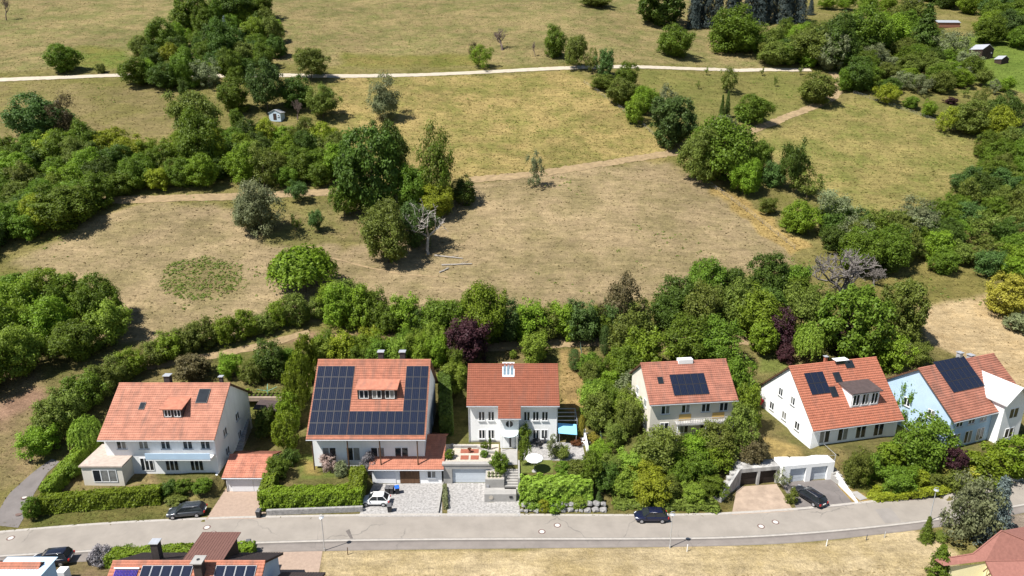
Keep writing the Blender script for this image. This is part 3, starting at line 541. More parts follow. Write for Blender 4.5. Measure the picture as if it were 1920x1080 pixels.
bw = empty('boulder_wall', G(985, 955, 0), 0, 'dry wall of grey boulders along the road below the light hedge', 'wall'); rg = random.Random(4); bo = Vector(bw.location)
BO = []
for k in range(4):
    bm = bmesh.new(); bmesh.ops.create_icosphere(bm, subdivisions=2, radius=.5); rr = random.Random(k)
    for v in bm.verts: v.co *= 1 + rr.uniform(-.24,.2); v.co.x = max(-.42, min(.42, v.co.x)); v.co.z = max(-.38, min(.38, v.co.z))
    me = bpy.data.meshes.new('boulder'); bm.to_mesh(me); bm.free(); me.materials.append(mat('boulder_stone', (.25,.24,.23), .9, .4, 1.5, bump=.6)); BO.append(me)
for row in range(2):
    x = .9 + row*.3
    while x < 12.2:
        s_ = rg.uniform(.5, 1.15); x += s_*.46; o = link('boulder', rg.choice(BO), None, bw)
        o.location = (x - bo.x, 75.25 + row*.55 + .02*x + rg.uniform(-.12,.12) - bo.y, .2 + row*.5 + rg.uniform(-.08,.08)); o.scale = (s_, s_*.85, s_*.7); o.rotation_euler = (rg.uniform(-.3,.3), rg.uniform(-.25,.25), rg.uniform(-.5,.5)); x += s_*.46

# --- house at the far left
r, roof, d = gable('long house with salmon tiled roof at the left beside the tiled garage', (-47.8, 80.8+7.05, 1.6), 0, 15.0, 12.6, 6.1, 35, WHITE, SALMON4, over=.75)
dormer(roof, d, 1.4, -4.4, d['he']+2.9, 2.6, BRICKD, SALMON, 2); rooflight(roof, d, 4.6, 5.5, 1.6, 2.2); rooflight(roof, d, -3.4, 4.5)
chimney(roof, -1.2, .6, d['hr']-.6, d['hr']+1.0, .8); chimney(roof, 6.3, .8, d['hr']-.8, d['hr']+.7, .45)
for x in (-5.2,-2.2,.8,3.8,6.2): window(r, Matrix.Translation((x,-6.3,4.5)), 1.3, 1.25, 2)
for x in (-2.2,1.2,4.6): window(r, Matrix.Translation((x,-6.3,1.5)), 1.8, 2.0, 3, False)
for y in (-3,1.5): window(r, Matrix.Translation((7.5,y,4.6))@Rz(90), 1.2, 1.2, 2); window(r, Matrix.Translation((7.5,y,1.6))@Rz(90), 1.2, 1.2, 2)
bal = box('balcony', WHITE, r, -1.5, 7.2, -7.6, -6.31, 2.85, 3.05); box('balustrade', BLUEW, bal, -1.5, 7.2, -7.62, -7.54, 3.06, 3.95)
an = MB().box(-9.6,-4.2,-8.8,-3.6,-.6,2.7).build('annexe', OFFWHITE, r); box('annexe_roof', mat('flat_roof', (.40,.33,.28),.9,.2,2), an, -9.8,-4.0,-9.0,-3.4,2.71,2.9); window(an, Matrix.Translation((-6.6,-8.8,1.3)), 3.2, 1.9, 3, False)
cpo = empty('carport', (-37.6, 96.0, tz1(-37.6,96)), 0, 'dark lean to carport behind the left house', 'carport'); MB().hexa([(-2.4,-1.6,2.6),(1.6,-1.4,2.2),(1.6,2.4,2.2),(-2.4,2.2,2.6)],[(-2.4,-1.6,2.75),(1.6,-1.4,2.35),(1.6,2.4,2.35),(-2.4,2.2,2.75)]).build('roof', DARKROOF, cpo)
for x, y in ((1.4,-1.2),(1.4,2.0),(-2.2,2.0),(-2.2,-1.3)): box('post', WOOD, cpo, x-.07,x+.07,y-.07,y+.07,-.3,2.22)
# stairs by that house
sp0 = G(441, 862, 1.2); ss = empty('garden_stairs', (sp0.x, sp0.y, 0), R(8), 'shady stairs climbing along the right wall of the left house', 'steps')
for i in range(16): box('step', CONC, ss, -.75,.75, i*.45, (i+1)*.45, .6, 1.3+i*.17)
box('side_wall', WHITE, ss, -1.0,-.78,-.5,7.2,.3,2.3)

# --- house with the solar roof and its garage
r, roof, d = gable('large house with solar panels all over its dark roof', (-19.8, 81.2+9.05, 2.5), 0, 15.4, 14.6, 5.6, 42, WHITE, SALMON, over=1.4, side=.4)
roofpanels(roof, d, -7.9, .6, 5, 6); roofpanels(roof, d, 4.75, .6, 3, 6); roofpanels(roof, d, -2.6, .6, 7, 2)
dormer(roof, d, 1.0, -4.5, d['he']+4.3, 5.4, BRICKD, SALMON, 3)
chimney(roof, .9, .5, d['hr']-.6, d['hr']+1.1, .75); chimney(roof, 4.0, .5, d['hr']-.6, d['hr']+1.1, .75)
for x in (-5.5,-2.2,1.2,4.5): window(r, Matrix.Translation((x,-7.3,1.35)), 1.9, 2.1, 2, False)
for y in (-3,2): window(r, Matrix.Translation((7.7,y,1.6))@Rz(90), 1.2, 1.2, 2)
for x in (-7.4,-2.6,1.8,6.9): MB().tube((x,-8.5,-.4),(x,-8.5,4.4), .09, .09, 8).build('roof_post', WOOD, r)
r, roof, d = gable('wide garage with salmon tiled roof beside the white car', (-14.5, 81.6+4.4, 0.05), 0, 9.6, 8.8, 2.6, 27, WHITE, SALMON, over=.45, name='garage', cat='garage')
for x in (-2.9,.4): g_ = box('garage_door', WOOD if x > 0 else DOORW, r, x-1.35,x+1.35,-4.46,-4.401,.02,2.2)
window(r, Matrix.Translation((3.4,-4.4,1.4)), 1.2, 1.1, 2)

# --- little tiled garage on the left
gc = G(461, 921, 0.05); r, roof, d = gable('small garage with weathered tiled roof and white doors', (gc.x+.15, gc.y+2.9, .05), 0, 5.4, 5.8, 2.45, 24, WHITE, WORN, over=.4, side=.25, name='garage', cat='garage')
for x0, x1 in ((-1.9,1.0),(1.06,2.5)): box('garage_door', DOORW, r, x0, x1, -2.97, -2.902, .02, 2.1)
MB().tube((-2.62,-3.0,0),(-2.62,-3.0,2.3), .05, .05, 8).build('downpipe', DARKM, r)
wp_ = [G(387,932,0), G(404,921,0), G(417,892,.0)]; ww_ = MB()
for (p, q, h0, h1) in ((wp_[0], wp_[1], 1.0, 1.3), (wp_[1], wp_[2]+Vector((0,1,0)), 1.3, 3.0)):
    dd = (q-p); nn = Vector((-dd.y, dd.x, 0)).normalized()*.15; ww_.hexa([p-nn,q-nn,q+nn,p+nn],[p-nn+Vector((0,0,h0)),q-nn+Vector((0,0,h1)),q+nn+Vector((0,0,h1)),p+nn+Vector((0,0,h0))])
props(ww_.build('white_garden_wall', WHITE, None), 'stepped white garden wall left of the small tiled garage', 'wall')
a, b_ = G(500,967), G(680,960); sw = props(MB().hexa([a,b_,b_+Vector((0,.35,0)),a+Vector((0,.35,0))],[a+Vector((0,0,.75)),b_+Vector((0,0,.75)),b_+Vector((0,.35,.75)),a+Vector((0,.35,.75))]).build('stone_wall', STONEW, None), 'low grey stone wall under the big clipped hedge', 'wall')

# --- right hand houses
r, roof, d = gable('pale house with salmon roof and white ridge hood right of the white house', (25.45, 93.0, 3.7), 6.5, 12.4, 9.6, 5.9, 37, OFFWHITE, SALMON2, over=.55)
roofpanels(roof, d, -2.7, 1.2, 5, 2); box('ridge_hood', TRIM, roof, -.9, 1.3, -.45, .45, d['hr']-.1, d['hr']+.55); rooflight(roof, d, -4.2, 3.2)
for x in (-4,-1,2,4.7): window(r, Matrix.Translation((x,-4.8,4.4)), 1.3, 1.35, 2); window(r, Matrix.Translation((x,-4.8,1.4)), 1.3, 1.9, 2, False)
for x in (-1.0, 4.0): box('blind', BALC, r, x-.9, x+.9, -4.86, -4.805, 2.55, 3.5)
bal = box('balcony', GWALL, r, -2.5, 6.0, -6.0, -4.81, 2.3, 2.5)
for x in (-2.4, 1.8, 5.9): MB().tube((x,-5.9,-.3),(x,-5.9,2.3), .08, .08, 8).build('post', TRIM, bal)
for k in range(24): x = -2.45 + k*.37; box('baluster', ZINC, bal, x-.02,x+.02,-5.98,-5.94,2.5,3.3)
box('handrail', ZINC, bal, -2.5,6.0,-6.0,-5.92,3.3,3.36)
for y in (-2.4,1.6): window(r, Matrix.Translation((-6.2,y,4.4))@Rz(-90), 1.1, 1.2, 2); window(r, Matrix.Translation((-6.2,y,1.4))@Rz(-90), 1.1, 1.2, 2)
r, roof, d = gable('house with salmon roof, white gable and white front dormer', (48.0, 93.6, 3.3), 13, 14.2, 13.0, 3.5, 43, WHITE, SALMON3, over=.7)
dormer(roof, d, 1.9, -5.3, d['he']+3.6, 4.6, WHITE, DARKROOF, 3); roofpanels(roof, d, -5.6, 5.2, 3, 2); rooflight(roof, d, -2.0, 4.5, 1.1, 1.6); rooflight(roof, d, -.4, 6.6, 1.1, 1.6); rooflight(roof, d, 2.4, 8.6, 1.4, 1.2)
b = box('ridge_light', GLASS, roof, .2, 2.2, -.5, .5, d['hr']-.1, d['hr']+.4); box('frame', TRIM, b, .1, 2.3, -.56, .56, d['hr']+.401, d['hr']+.45); chimney(roof, -.9, .6, d['hr']-.5, d['hr']+.7, .4, mat('brick_chimney', (.35,.12,.07), .85, .2, 4))
for x in (-5,-2,1,4): window(r, Matrix.Translation((x,-6.5,1.4)), 1.7, 2.0, 2, False)
for y in (-3.2,0,3.2): window(r, Matrix.Translation((-7.1,y,1.6))@Rz(-90), 1.1, 1.3, 2)
for y in (-1.5,1.5): window(r, Matrix.Translation((-7.1,y,4.8))@Rz(-90), 1.0, 1.3, 2)
r, roof, d = gable('house with pale blue gable and dark solar panels at the far right', (66.2, 93.2, 3.2), 20.5, 14.8, 12.0, 5.3, 38, BLUEW, SALMON2, over=.7)
roofpanels(roof, d, -4.6, 4.0, 6, 3)
cg = MB().add([(1.0,-7.4,-.5),(5.4,-7.4,-.5),(5.4,-7.4,6.6),(3.2,-7.4,8.6),(1.0,-7.4,6.6),(1.0,-1.5,-.5),(5.4,-1.5,-.5),(5.4,-1.5,6.6),(3.2,-1.5,8.6),(1.0,-1.5,6.6)], [(0,1,2,3,4),(1,6,7,2),(0,4,9,5),(5,9,8,7,6)]).build('cross_gable', WHITE, r)
for sx in (-1,1): MB().hexa([(3.2+sx*2.6,-7.9,6.25),(3.2,-7.9,8.65),(3.2,-1.4,8.65),(3.2+sx*2.6,-1.4,6.25)],[(3.2+sx*2.6,-7.9,6.42),(3.2,-7.9,8.82),(3.2,-1.4,8.82),(3.2+sx*2.6,-1.4,6.42)]).build('gable_roof', mat('pale_sheet_roof', (.55,.55,.55), .6, .08, 2), roof)
for z in (1.4,4.6): window(cg, Matrix.Translation((3.2,-7.4,z)), 1.8, 1.6, 2, False)
for x in (-5.6,-3.2,-.8): window(r, Matrix.Translation((x,-6.0,4.0)), 1.3, 1.3, 2); window(r, Matrix.Translation((x,-6.0,1.3)), 1.5, 2.0, 2, False)
for y in (-3,1): window(r, Matrix.Translation((-7.4,y,4.2))@Rz(-90), 1.1, 1.3, 2); window(r, Matrix.Translation((-7.4,y,1.4))@Rz(-90), 1.1, 1.3, 2)
chimney(roof, 1.0, .5, d['hr']-.5, d['hr']+1.0, .6, ZINC); chimney(roof, 3.3, .4, d['hr']-.6, d['hr']+.3, .7, ZINC)

# --- double garages on the right
def garage2(p, q, zt, wallm, doorm, label, spans, rail):
    a, b_ = G(*p), G(*q); L = (b_-a).length; r = empty('double_garage', a, math.atan2(b_.y-a.y, b_.x-a.x), label, 'garage'); x = 0
    for (u0, u1) in spans: box('wall', wallm, r, x, u0*L, 0, .3, -.2, zt-.32); x = u1*L
    box('wall', wallm, r, x, L, 0, .3, -.2, zt-.32); box('lintel', wallm, r, 0, L, 0, .3, zt-.318, zt+.25); box('roof', wallm, r, -.05, L+.05, .302, 5.5, zt-.1, zt+.18); box('side_wall', wallm, r, L-.001, L+.25, .302, 5.5, -.2, zt-.102); box('side_wall', wallm, r, -.25, .001, .302, 5.5, -.2, zt-.102)
    for (u0, u1) in spans:
        dd = MB()
        for k in range(4): dd.box(u0*L+.03, u1*L-.03, .3-.01*(k%2), .36, .02+k*(zt-.35)/4, .02+(k+1)*(zt-.35)/4-.015)
        dd.build('garage_door', doorm, r)
    if rail:
        for k in range(8): box('rail_post', ZINC, r, L*k/7-.025, L*k/7+.025, .05, .1, zt+.25, zt+1.25)
        for z in (.6,1.22): box('rail', ZINC, r, 0, L, .055, .095, zt+z, zt+z+.04)
        box('rail', ZINC, r, L+.1, L+.14, .1, 5.2, zt+1.2, zt+1.24)
    return r
garage2((1384,913),(1458,906), 2.5, GWALL, DOORD, 'stained concrete double garage with dark doors', [(.04,.46),(.52,.94)], False)
garage2((1464,908),(1560,899), 2.6, WHITE, DOORBLUE, 'white double garage with railing on its roof', [(.15,.46),(.56,.88)], True)
a = G(1352,944); g_ = empty('retaining_wall', a, 0, 'stained concrete wall left of the dark garage doors', 'wall'); b_ = G(1384,913) - a; MB().hexa([(0,0,-.2),(b_.x,b_.y,-.2),(b_.x-.25,b_.y+.2,-.2),(-.3,.2,-.2)],[(0,0,.7),(b_.x,b_.y,2.75),(b_.x-.25,b_.y+.2,2.75),(-.3,.2,.7)]).build('wall', GWALL, g_); MB().tube((0,0,1.5),(b_.x,b_.y,3.5), .03, .03, 6).build('handrail', ZINC, g_)
for k in range(7): t = k/6; box('step', GWALL, g_, b_.x*t-1.3, b_.x*t-.35, b_.y*t-.3, b_.y*t+.45, -.2, .1+2.2*t)
a, b_ = G(1565,903), G(1606,944); props(MB().hexa([a,b_,b_+Vector((.25,.1,0)),a+Vector((.25,.1,0))],[a+Vector((0,0,1.4)),b_+Vector((0,0,.15)),b_+Vector((.25,.1,.15)),a+Vector((.25,.1,1.4))]).build('white_retaining_wall', WHITE, None), 'low white wall right of the asphalt driveway', 'wall')
sp1 = G(1620,935,.2); s2 = empty('stone_steps', (sp1.x, sp1.y, 0), R(20), 'stone garden steps rising from the road in the right garden', 'steps')
for i in range(12): box('step', CONC, s2, -.6-.0, .6, i*.55, (i+1)*.55, -.2, .12 + (0 if i < 5 else (i-4)*.2))

# --- foreground houses cut by the lower edge
def fg(label, X0, X1, yr_, zr, pitch, Df, Db, wall, tile, btile, zb=-3):
    r = empty('house', ((X0+X1)/2, yr_, zb), 0, label, 'house'); L = X1-X0; h = zr-zb; tn = math.tan(R(pitch)); cs, sn = math.cos(R(pitch)), math.sin(R(pitch))
    MB().prism([(-Df+.6,-.5),(Db-.6,-.5),(Db-.6,h-(Db-.6)*tn-.1),(0,h-.12),(-Df+.6,h-(Df-.6)*tn-.1)], -L/2+.4, L/2-.4).build('wall', wall, r)
    roof = MB().prism([(-Df,h-Df*tn-.1),(-Df,h-Df*tn+.1),(0,h+.1),(Db,h-Db*tn+.1),(Db,h-Db*tn-.1),(0,h-.1)], -L/2, L/2).build('roof', DARKWOOD, r)
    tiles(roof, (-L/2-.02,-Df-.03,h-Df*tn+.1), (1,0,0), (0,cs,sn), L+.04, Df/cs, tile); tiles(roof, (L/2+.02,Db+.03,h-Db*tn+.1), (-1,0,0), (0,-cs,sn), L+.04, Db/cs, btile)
    MB().tube((-L/2,0,h+.14),(L/2,0,h+.14), .13, .13, 8).build('ridge_cap', tile, roof)
    return r, roof, dict(f0=(-Df,h-Df*tn), cs=cs, sn=sn, th=.2, h=h, tn=tn, L=L, D=2*Df, he=h-Df*tn)
r, roof, d = fg('foreground house with solar panels and two chimneys at the lower left', -41.4, -25.6, 58.6, 6.0, 31, 6.0, 4.9, BLUEW, SALMON, DARKROOF)
S_ = 6.0/d['cs']; roofpanels(roof, d, -4.6, S_-.4-2*1.69, 5, 2, ALU); roofpanels(roof, d, 3.0, S_-.4-2*1.69, 4, 2, ALU)
tb = MB()
for k in range(16): x = -7.2 + k*.15; tb.tube(onroof(d,x,S_-2.6,.16), onroof(d,x,S_-.9,.16), .055, .055, 6)
tbo = tb.build('tube_collector', PURPLEP, roof); MB().tube(onroof(d,-7.4,S_-.75,.2), onroof(d,-4.8,S_-.75,.2), .1, .1, 8).build('manifold', ZINC, tbo)
chimney(roof, -3.9, 1.2, d['h']-1.2, d['h']+1.5, .75, BRICKD, ZINC); c = box('chimney', BRICKD, roof, 1.2, 2.0, -1.6, -.7, d['h']-1.5, d['h']+1.2); box('chimney_cap', CONC, c, 1.0, 2.2, -1.8, -.5, d['h']+1.201, d['h']+1.32); MB().tube((1.6,-1.15,d['h']+1.321),(1.6,-1.15,d['h']+1.36), .16, .16, 12).build('flue', DARKM, c)
dm = MB().hexa([(-.4,.3,d['h']-.6),(3.2,.3,d['h']-.6),(3.2,4.4,d['h']-2.9),(-.4,4.4,d['h']-2.9)],[(-.4,.3,d['h']+.1),(3.2,.3,d['h']+.1),(3.2,4.4,d['h']-.15),(-.4,4.4,d['h']-.15)]).build('rear_dormer', DARKWOOD, roof)
MB().hexa([(-.7,.1,d['h']+.12),(3.5,.1,d['h']+.12),(3.5,4.9,d['h']-.12),(-.7,4.9,d['h']-.12)],[(-.7,.1,d['h']+.22),(3.5,.1,d['h']+.22),(3.5,4.9,d['h']-.02),(-.7,4.9,d['h']-.02)]).build('dormer_roof', mat('brown_sheet_roof', (.15,.075,.06), .7, .12, 3), dm)
for k in range(15): x = -.7 + k*.3; MB().hexa([(x-.02,.1,d['h']+.22),(x+.02,.1,d['h']+.22),(x+.02,4.9,d['h']-.02),(x-.02,4.9,d['h']-.02)],[(x-.02,.1,d['h']+.25),(x+.02,.1,d['h']+.25),(x+.02,4.9,d['h']+.01),(x-.02,4.9,d['h']+.01)]).build('seam', MATS['brown_sheet_roof'], dm)
r, roof, d = fg('foreground garage roof beside the beige driveway', -25.2, -20.4, 59.2, 3.2, 25, 5.0, 2.2, BLUEW, SALMON, DARKROOF)
r, roof, d = fg('foreground house with orange tiles and pale blue wall at the lower left corner', -58.5, -49.5, 59.3, 5.2, 32, 6.0, 1.2, BLUEW, SALMON, DARKROOF); box('side_wing', BLUEW, r, .2, 5.2, -6, .9, -.5, d['h']-.35)
MB().hexa([(.0,-6,d['h']-.34),(5.4,-6,d['h']-.34),(5.4,1.3,d['h']-.2),(.0,1.3,d['h']-.2)],[(.0,-6,d['h']-.28),(5.4,-6,d['h']-.28),(5.4,1.3,d['h']-.14),(.0,1.3,d['h']-.14)]).build('wing_roof', BLUEW, r)
bxp = G(116, 1068, 1.5); props(box('white_cabinet', TRIM, None, bxp.x-.5, bxp.x+.5, bxp.y-.5, bxp.y+.5, -.6, 1.5), 'white box on the parking bay beside the foreground house', 'box')
# hipped rose roof at lower right
o0 = G(1885, 1010, -2.5); r = empty('house', o0, 0, 'foreground house with rose coloured hipped roof and yellow wall', 'house')
def GL(px, py, z): return G(px, py, z) - o0
ap, A_, A2, B_, C_ = GL(1878,995,5.4), GL(1753,1050,2.3), GL(1824,1038.5,3.0), GL(1770,1061,1.9), GL(1848,1052,2.6)
D_, E_, Fr, Bk = GL(1880,1120,.4), GL(2040,1120,.4), GL(2010,1050,2.6), GL(1935,985,2.0)
rf = MB(); vs = [ap, A_, A2, B_, C_, D_, E_, Fr, Bk]; rf.add(vs, [(1,3,4,2),(2,4,0),(0,4,7),(4,5,6,7),(0,7,8),(0,8,2)]); roof = rf.build('roof', ROSE, r); sm = roof.modifiers.new('t', 'SOLIDIFY'); sm.thickness = .2; sm.offset = -1
for p, q in ((ap, A2), (A2, A_), (ap, Fr), (C_, Fr)): MB().tube(p + Vector((0,0,.03)), q + Vector((0,0,.03)), .07, .07, 6).build('hip_cap', ROSE, roof)
a, b_, c = GL(1782,1062,1.5), GL(1850,1056,2.2), GL(1875,1120,.2); bt = lambda p: Vector((p.x, p.y, -1))
MB().add([a, b_, bt(b_), bt(a), c, bt(c)], [(0,3,2,1),(1,2,5,4)]).build('wall', YELLOWW, r)
for k in range(7): t = k/6; p = b_.lerp(c, t) + Vector((.1,-.3,-.2)); MB().tube(p, p + Vector((-.9,-.5,-.25)), .06, .06, 4).build('rafter', WOOD, r)
# ------------------------------------------------------------------ vegetation: crown prototypes (unit box: width 1, height 1)
def leaves(P, N, size, rng, v, aspect=.62):
    P = np.asarray(P); m = len(P); N = N + rng.normal(0, .38, (m, 3)); N /= np.linalg.norm(N, axis=1)[:,None] + 1e-9
    t = np.cross(N, rng.normal(0, 1, (m, 3))); t /= np.linalg.norm(t, axis=1)[:,None] + 1e-9; b = np.cross(N, t)
    s = size * rng.uniform(.6, 1.35, (m, 1)); a = t * s; c = b * s * aspect; bend = N * s * .18
    V = np.stack([P - a - bend, P - c, P + a - bend, P + c], 1).reshape(-1, 3)
    return V, np.arange(m * 4).reshape(-1, 4), np.repeat(v, 4)
def sph(rng, n):
    d = rng.normal(0, 1, (n, 3)); return d / np.linalg.norm(d, axis=1)[:,None]
def proto_round(seed, nc, nl, leaf, lo=.0, zr=.5, flat=.0, lump=.28, cr=(.10,.19), top=1.0):
    rng = np.random.default_rng(seed); d = sph(rng, nc); ph = rng.uniform(0, 6.28, 6)
    lob = 1 + lump * (np.sin(2.1*d[:,0]*2+ph[0])*np.sin(2.3*d[:,1]*2+ph[1]) + .6*np.sin(4.5*d[:,2]+ph[2]+3*d[:,0])) + rng.normal(0, .05, nc)
    rad = lob * np.where(rng.random(nc) < .22, rng.uniform(.3, .7, nc), rng.uniform(.82, 1.0, nc))
    zc = lo + (top - lo) / 2; hz = (top - lo) / 2
    c = np.stack([d[:,0]*rad*.42, d[:,1]*rad*.42, zc + d[:,2]*rad*hz*.86], 1)
    if flat: k = c[:,2] < zc; c[k,:2] *= 1 + flat * .1; c[k,2] = zc - (zc - c[k,2]) * 1.02
    c[:,2] = np.maximum(c[:,2], lo + .05)
    r = rng.uniform(cr[0], cr[1], nc); cv = rng.uniform(0, 1, nc)
    per = rng.multinomial(nl, r**2 / (r**2).sum()); idx = np.repeat(np.arange(nc), per); m = len(idx)
    q = sph(rng, m); o = c[idx] - np.array([0, 0, zc - .1]); o /= np.linalg.norm(o, axis=1)[:,None] + 1e-9
    q = q + o * .55 + np.array([0, 0, .15]); q /= np.linalg.norm(q, axis=1)[:,None]
    P = c[idx] + q * (r[idx] * np.where(rng.random(m) < .14, rng.uniform(1.0, 1.55, m), np.abs(rng.normal(.78, .26, m))))[:,None] * np.array([1, 1, .9 if top - lo > .8 else 1.1])
    P[:,2] = np.maximum(P[:,2], .012 + lo * .5)
    v = np.clip(.55 * cv[idx] + .45 * rng.random(m), 0, 1)
    return leaves(P, q * .8 + np.array([0, 0, .35]), leaf, rng, v)
def proto_conifer(seed, tiers, br, cards, leaf, droop=.25, shape=1.0, col_=False):
    rng = np.random.default_rng(seed); P = []; N = []; v = []
    for k in range(tiers):
        z = .03 + .95 * (k + rng.uniform(-.3, .3)) / tiers; rr = .5 * (1 - z) ** shape
        if col_: rr = .5 * min(1, (1 - z) * 3.2) ** .6 * (.85 + .15 * math.sin(z * 3.1))
        for j in range(br):
            a = rng.uniform(0, 6.283); L = rr * rng.uniform(.72, 1.1); cv = rng.random()
            for s in np.sqrt(rng.uniform(.08, 1, cards)):
                sp = rng.normal(0, .035, 3); P.append((math.cos(a)*L*s+sp[0], math.sin(a)*L*s+sp[1], max(.01, z + .03 - droop * rr * s * s + sp[2]*.5)))
                N.append((math.cos(a)*.6, math.sin(a)*.6, .8)); v.append(.6 * cv + .4 * rng.random())
    return leaves(P, np.array(N), leaf, rng, np.array(v), .4)
def proto_weep(seed, strands, cards, leaf):
    rng = np.random.default_rng(seed); P = []; N = []; v = []
    for k in range(strands):
        d = sph(rng, 1)[0]; d[2] = abs(d[2]); rad = rng.uniform(.62, 1); st = np.array([d[0]*.47*rad, d[1]*.47*rad, .45 + d[2]*.52*rad]); cv = rng.random()
        L = rng.uniform(.15, .5) * st[2]
        for s in np.linspace(0, 1, cards):
            P.append((st[0]*(1+.12*s)+rng.normal(0,.012), st[1]*(1+.12*s)+rng.normal(0,.012), max(.02, st[2]-L*s*s-.02*s))); N.append((d[0], d[1], .5-.3*s)); v.append(.55*cv+.45*rng.random())
    return leaves(P, np.array(N), leaf, rng, np.array(v), .45)
def branches(seed, levels, spread=.6, trunk=.03, taper=.62, kids=(3, 4), up=.25, length=.34, twist=.25, segs=3):
    rng = random.Random(seed); mb = MB(); ends = []
    def grow(p, d, L, r, lv):
        q = p.copy()
        for s in range(segs):
            d2 = (d + Vector((rng.uniform(-1,1), rng.uniform(-1,1), rng.uniform(-1,1))) * twist).normalized(); e = q + d2 * L / segs
            r1 = r * (1 - (1 - taper) / segs); mb.tube(q, e, r, r1, 5 if lv < 2 else 3, False); q = e; d = d2; r = r1
        if lv >= levels: ends.append(q); return
        for k in range(rng.randint(*kids)):
            a = Vector((rng.uniform(-1,1), rng.uniform(-1,1), rng.uniform(-.4,1))).normalized()
            grow(q, (d * (1 - spread) + a * spread + Vector((0,0,up))).normalized(), L * rng.uniform(.6,.9), r * .72, lv + 1)
    grow(Vector((0,0,-.02)), Vector((0,0,1)), length, trunk, 0)
    xs = [abs(v[0]) for v in mb.v] + [abs(v[1]) for v in mb.v]; zs = max(v[2] for v in mb.v); sx = .5 / max(xs)
    mb.v = [(x*sx, y*sx, z/zs) for x, y, z in mb.v]; return mb
PROTO = {}
def reg(kind, cls, gens):
    PROTO[(kind, cls)] = [npmesh(f'{kind}_crown', *g) for g in gens]
reg('round', 'L', [proto_round(10+i, 230, 17000, .019, lump=.26, cr=(.045,.125)) for i in range(4)])
reg('round', 'M', [proto_round(20+i, 140, 9500, .0245, lump=.3, cr=(.055,.15)) for i in range(5)])
reg('round', 'S', [proto_round(30+i, 60, 3600, .037, lump=.3, cr=(.08,.19)) for i in range(3)])
reg('tree', 'L', [proto_round(40+i, 180, 14000, .019, lo=.14, lump=.28, cr=(.05,.13)) for i in range(3)])
reg('tree', 'M', [proto_round(50+i, 110, 7500, .0245, lo=.2, lump=.32, cr=(.055,.15)) for i in range(4)])
reg('tree', 'S', [proto_round(60+i, 28, 1900, .042, lo=.3, lump=.3, cr=(.11,.2)) for i in range(3)])
reg('airy', 'L', [proto_round(70+i, 75, 5200, .021, lo=.06, lump=.35, cr=(.07,.15)) for i in range(3)])
reg('airy', 'M', [proto_round(75+i, 50, 3000, .027, lo=.08, lump=.4, cr=(.07,.16)) for i in range(3)])
reg('airy', 'S', [proto_round(80+i, 22, 900, .04, lo=.25, lump=.4, cr=(.08,.17)) for i in range(2)])
reg('lumpy', 'L', [proto_round(85+i, 150, 15000, .021, lump=.16, cr=(.05,.10), lo=.02) for i in range(2)])
reg('conifer', 'M', [proto_conifer(90+i, 30, 15, 15, .03) for i in range(3)])
reg('pine', 'M', [proto_conifer(95+i, 16, 13, 18, .045, droop=-.15, shape=.7) for i in range(2)])
reg('column', 'M', [proto_conifer(100+i, 34, 22, 9, .028, droop=-.35, col_=True) for i in range(3)])
reg('weep', 'M', [proto_weep(110+i, 620, 11, .03) for i in range(3)])
reg('ball', 'M', [proto_round(120+i, 130, 6500, .028, lump=.03, cr=(.07,.1)) for i in range(2)])
reg('spread', 'M', [proto_round(130+i, 60, 6000, .03, lump=.3, cr=(.08,.15)) for i in range(2)])
def trunk_mesh(seed, h=.75, r=.022, limbs=6):
    rng = random.Random(seed); mb = MB(); p = Vector((0,0,-.03)); pts = [p]
    for k in range(5):
        q = p + Vector((rng.uniform(-.015,.015), rng.uniform(-.015,.015), h / 5)); mb.tube(p, q, r * (1 - k*.16), r * (1 - (k+1)*.16), 7, False); p = q; pts.append(q)
    for k in range(limbs):
        s = pts[rng.randint(2, 4)]; a = rng.uniform(0, 6.28); e = s + Vector((math.cos(a)*.2, math.sin(a)*.2, rng.uniform(.1,.26))); m = (s + e) / 2 + Vector((0,0,-.02)); mb.tube(s, m, r*.5, r*.36, 5, False); mb.tube(m, e, r*.36, r*.12, 5, False)
    me = bpy.data.meshes.new('trunk'); me.from_pydata(mb.v, [], mb.f); me.update(); me.materials.append(BARK); return me
TRUNKS = [trunk_mesh(i) for i in range(4)]; STEMS = [trunk_mesh(9 + i, .6, .03, 8) for i in range(2)]
BARE = {}
for nm, args, m in (('bare', dict(seed=3, levels=5, spread=.62, kids=(3,4), trunk=.05, length=.3, taper=.78), TWIG), ('barepale', dict(seed=8, levels=5, spread=.8, kids=(3,4), trunk=.026, length=.16, up=.1, twist=.35, taper=.85), PALETWIG)):
    mb = branches(**args); me = bpy.data.meshes.new(nm); me.from_pydata(mb.v, [], mb.f); me.update(); me.materials.append(m); BARE[nm] = me
rnd = random.Random(7)
LABELS = set(); NTREE = [0]
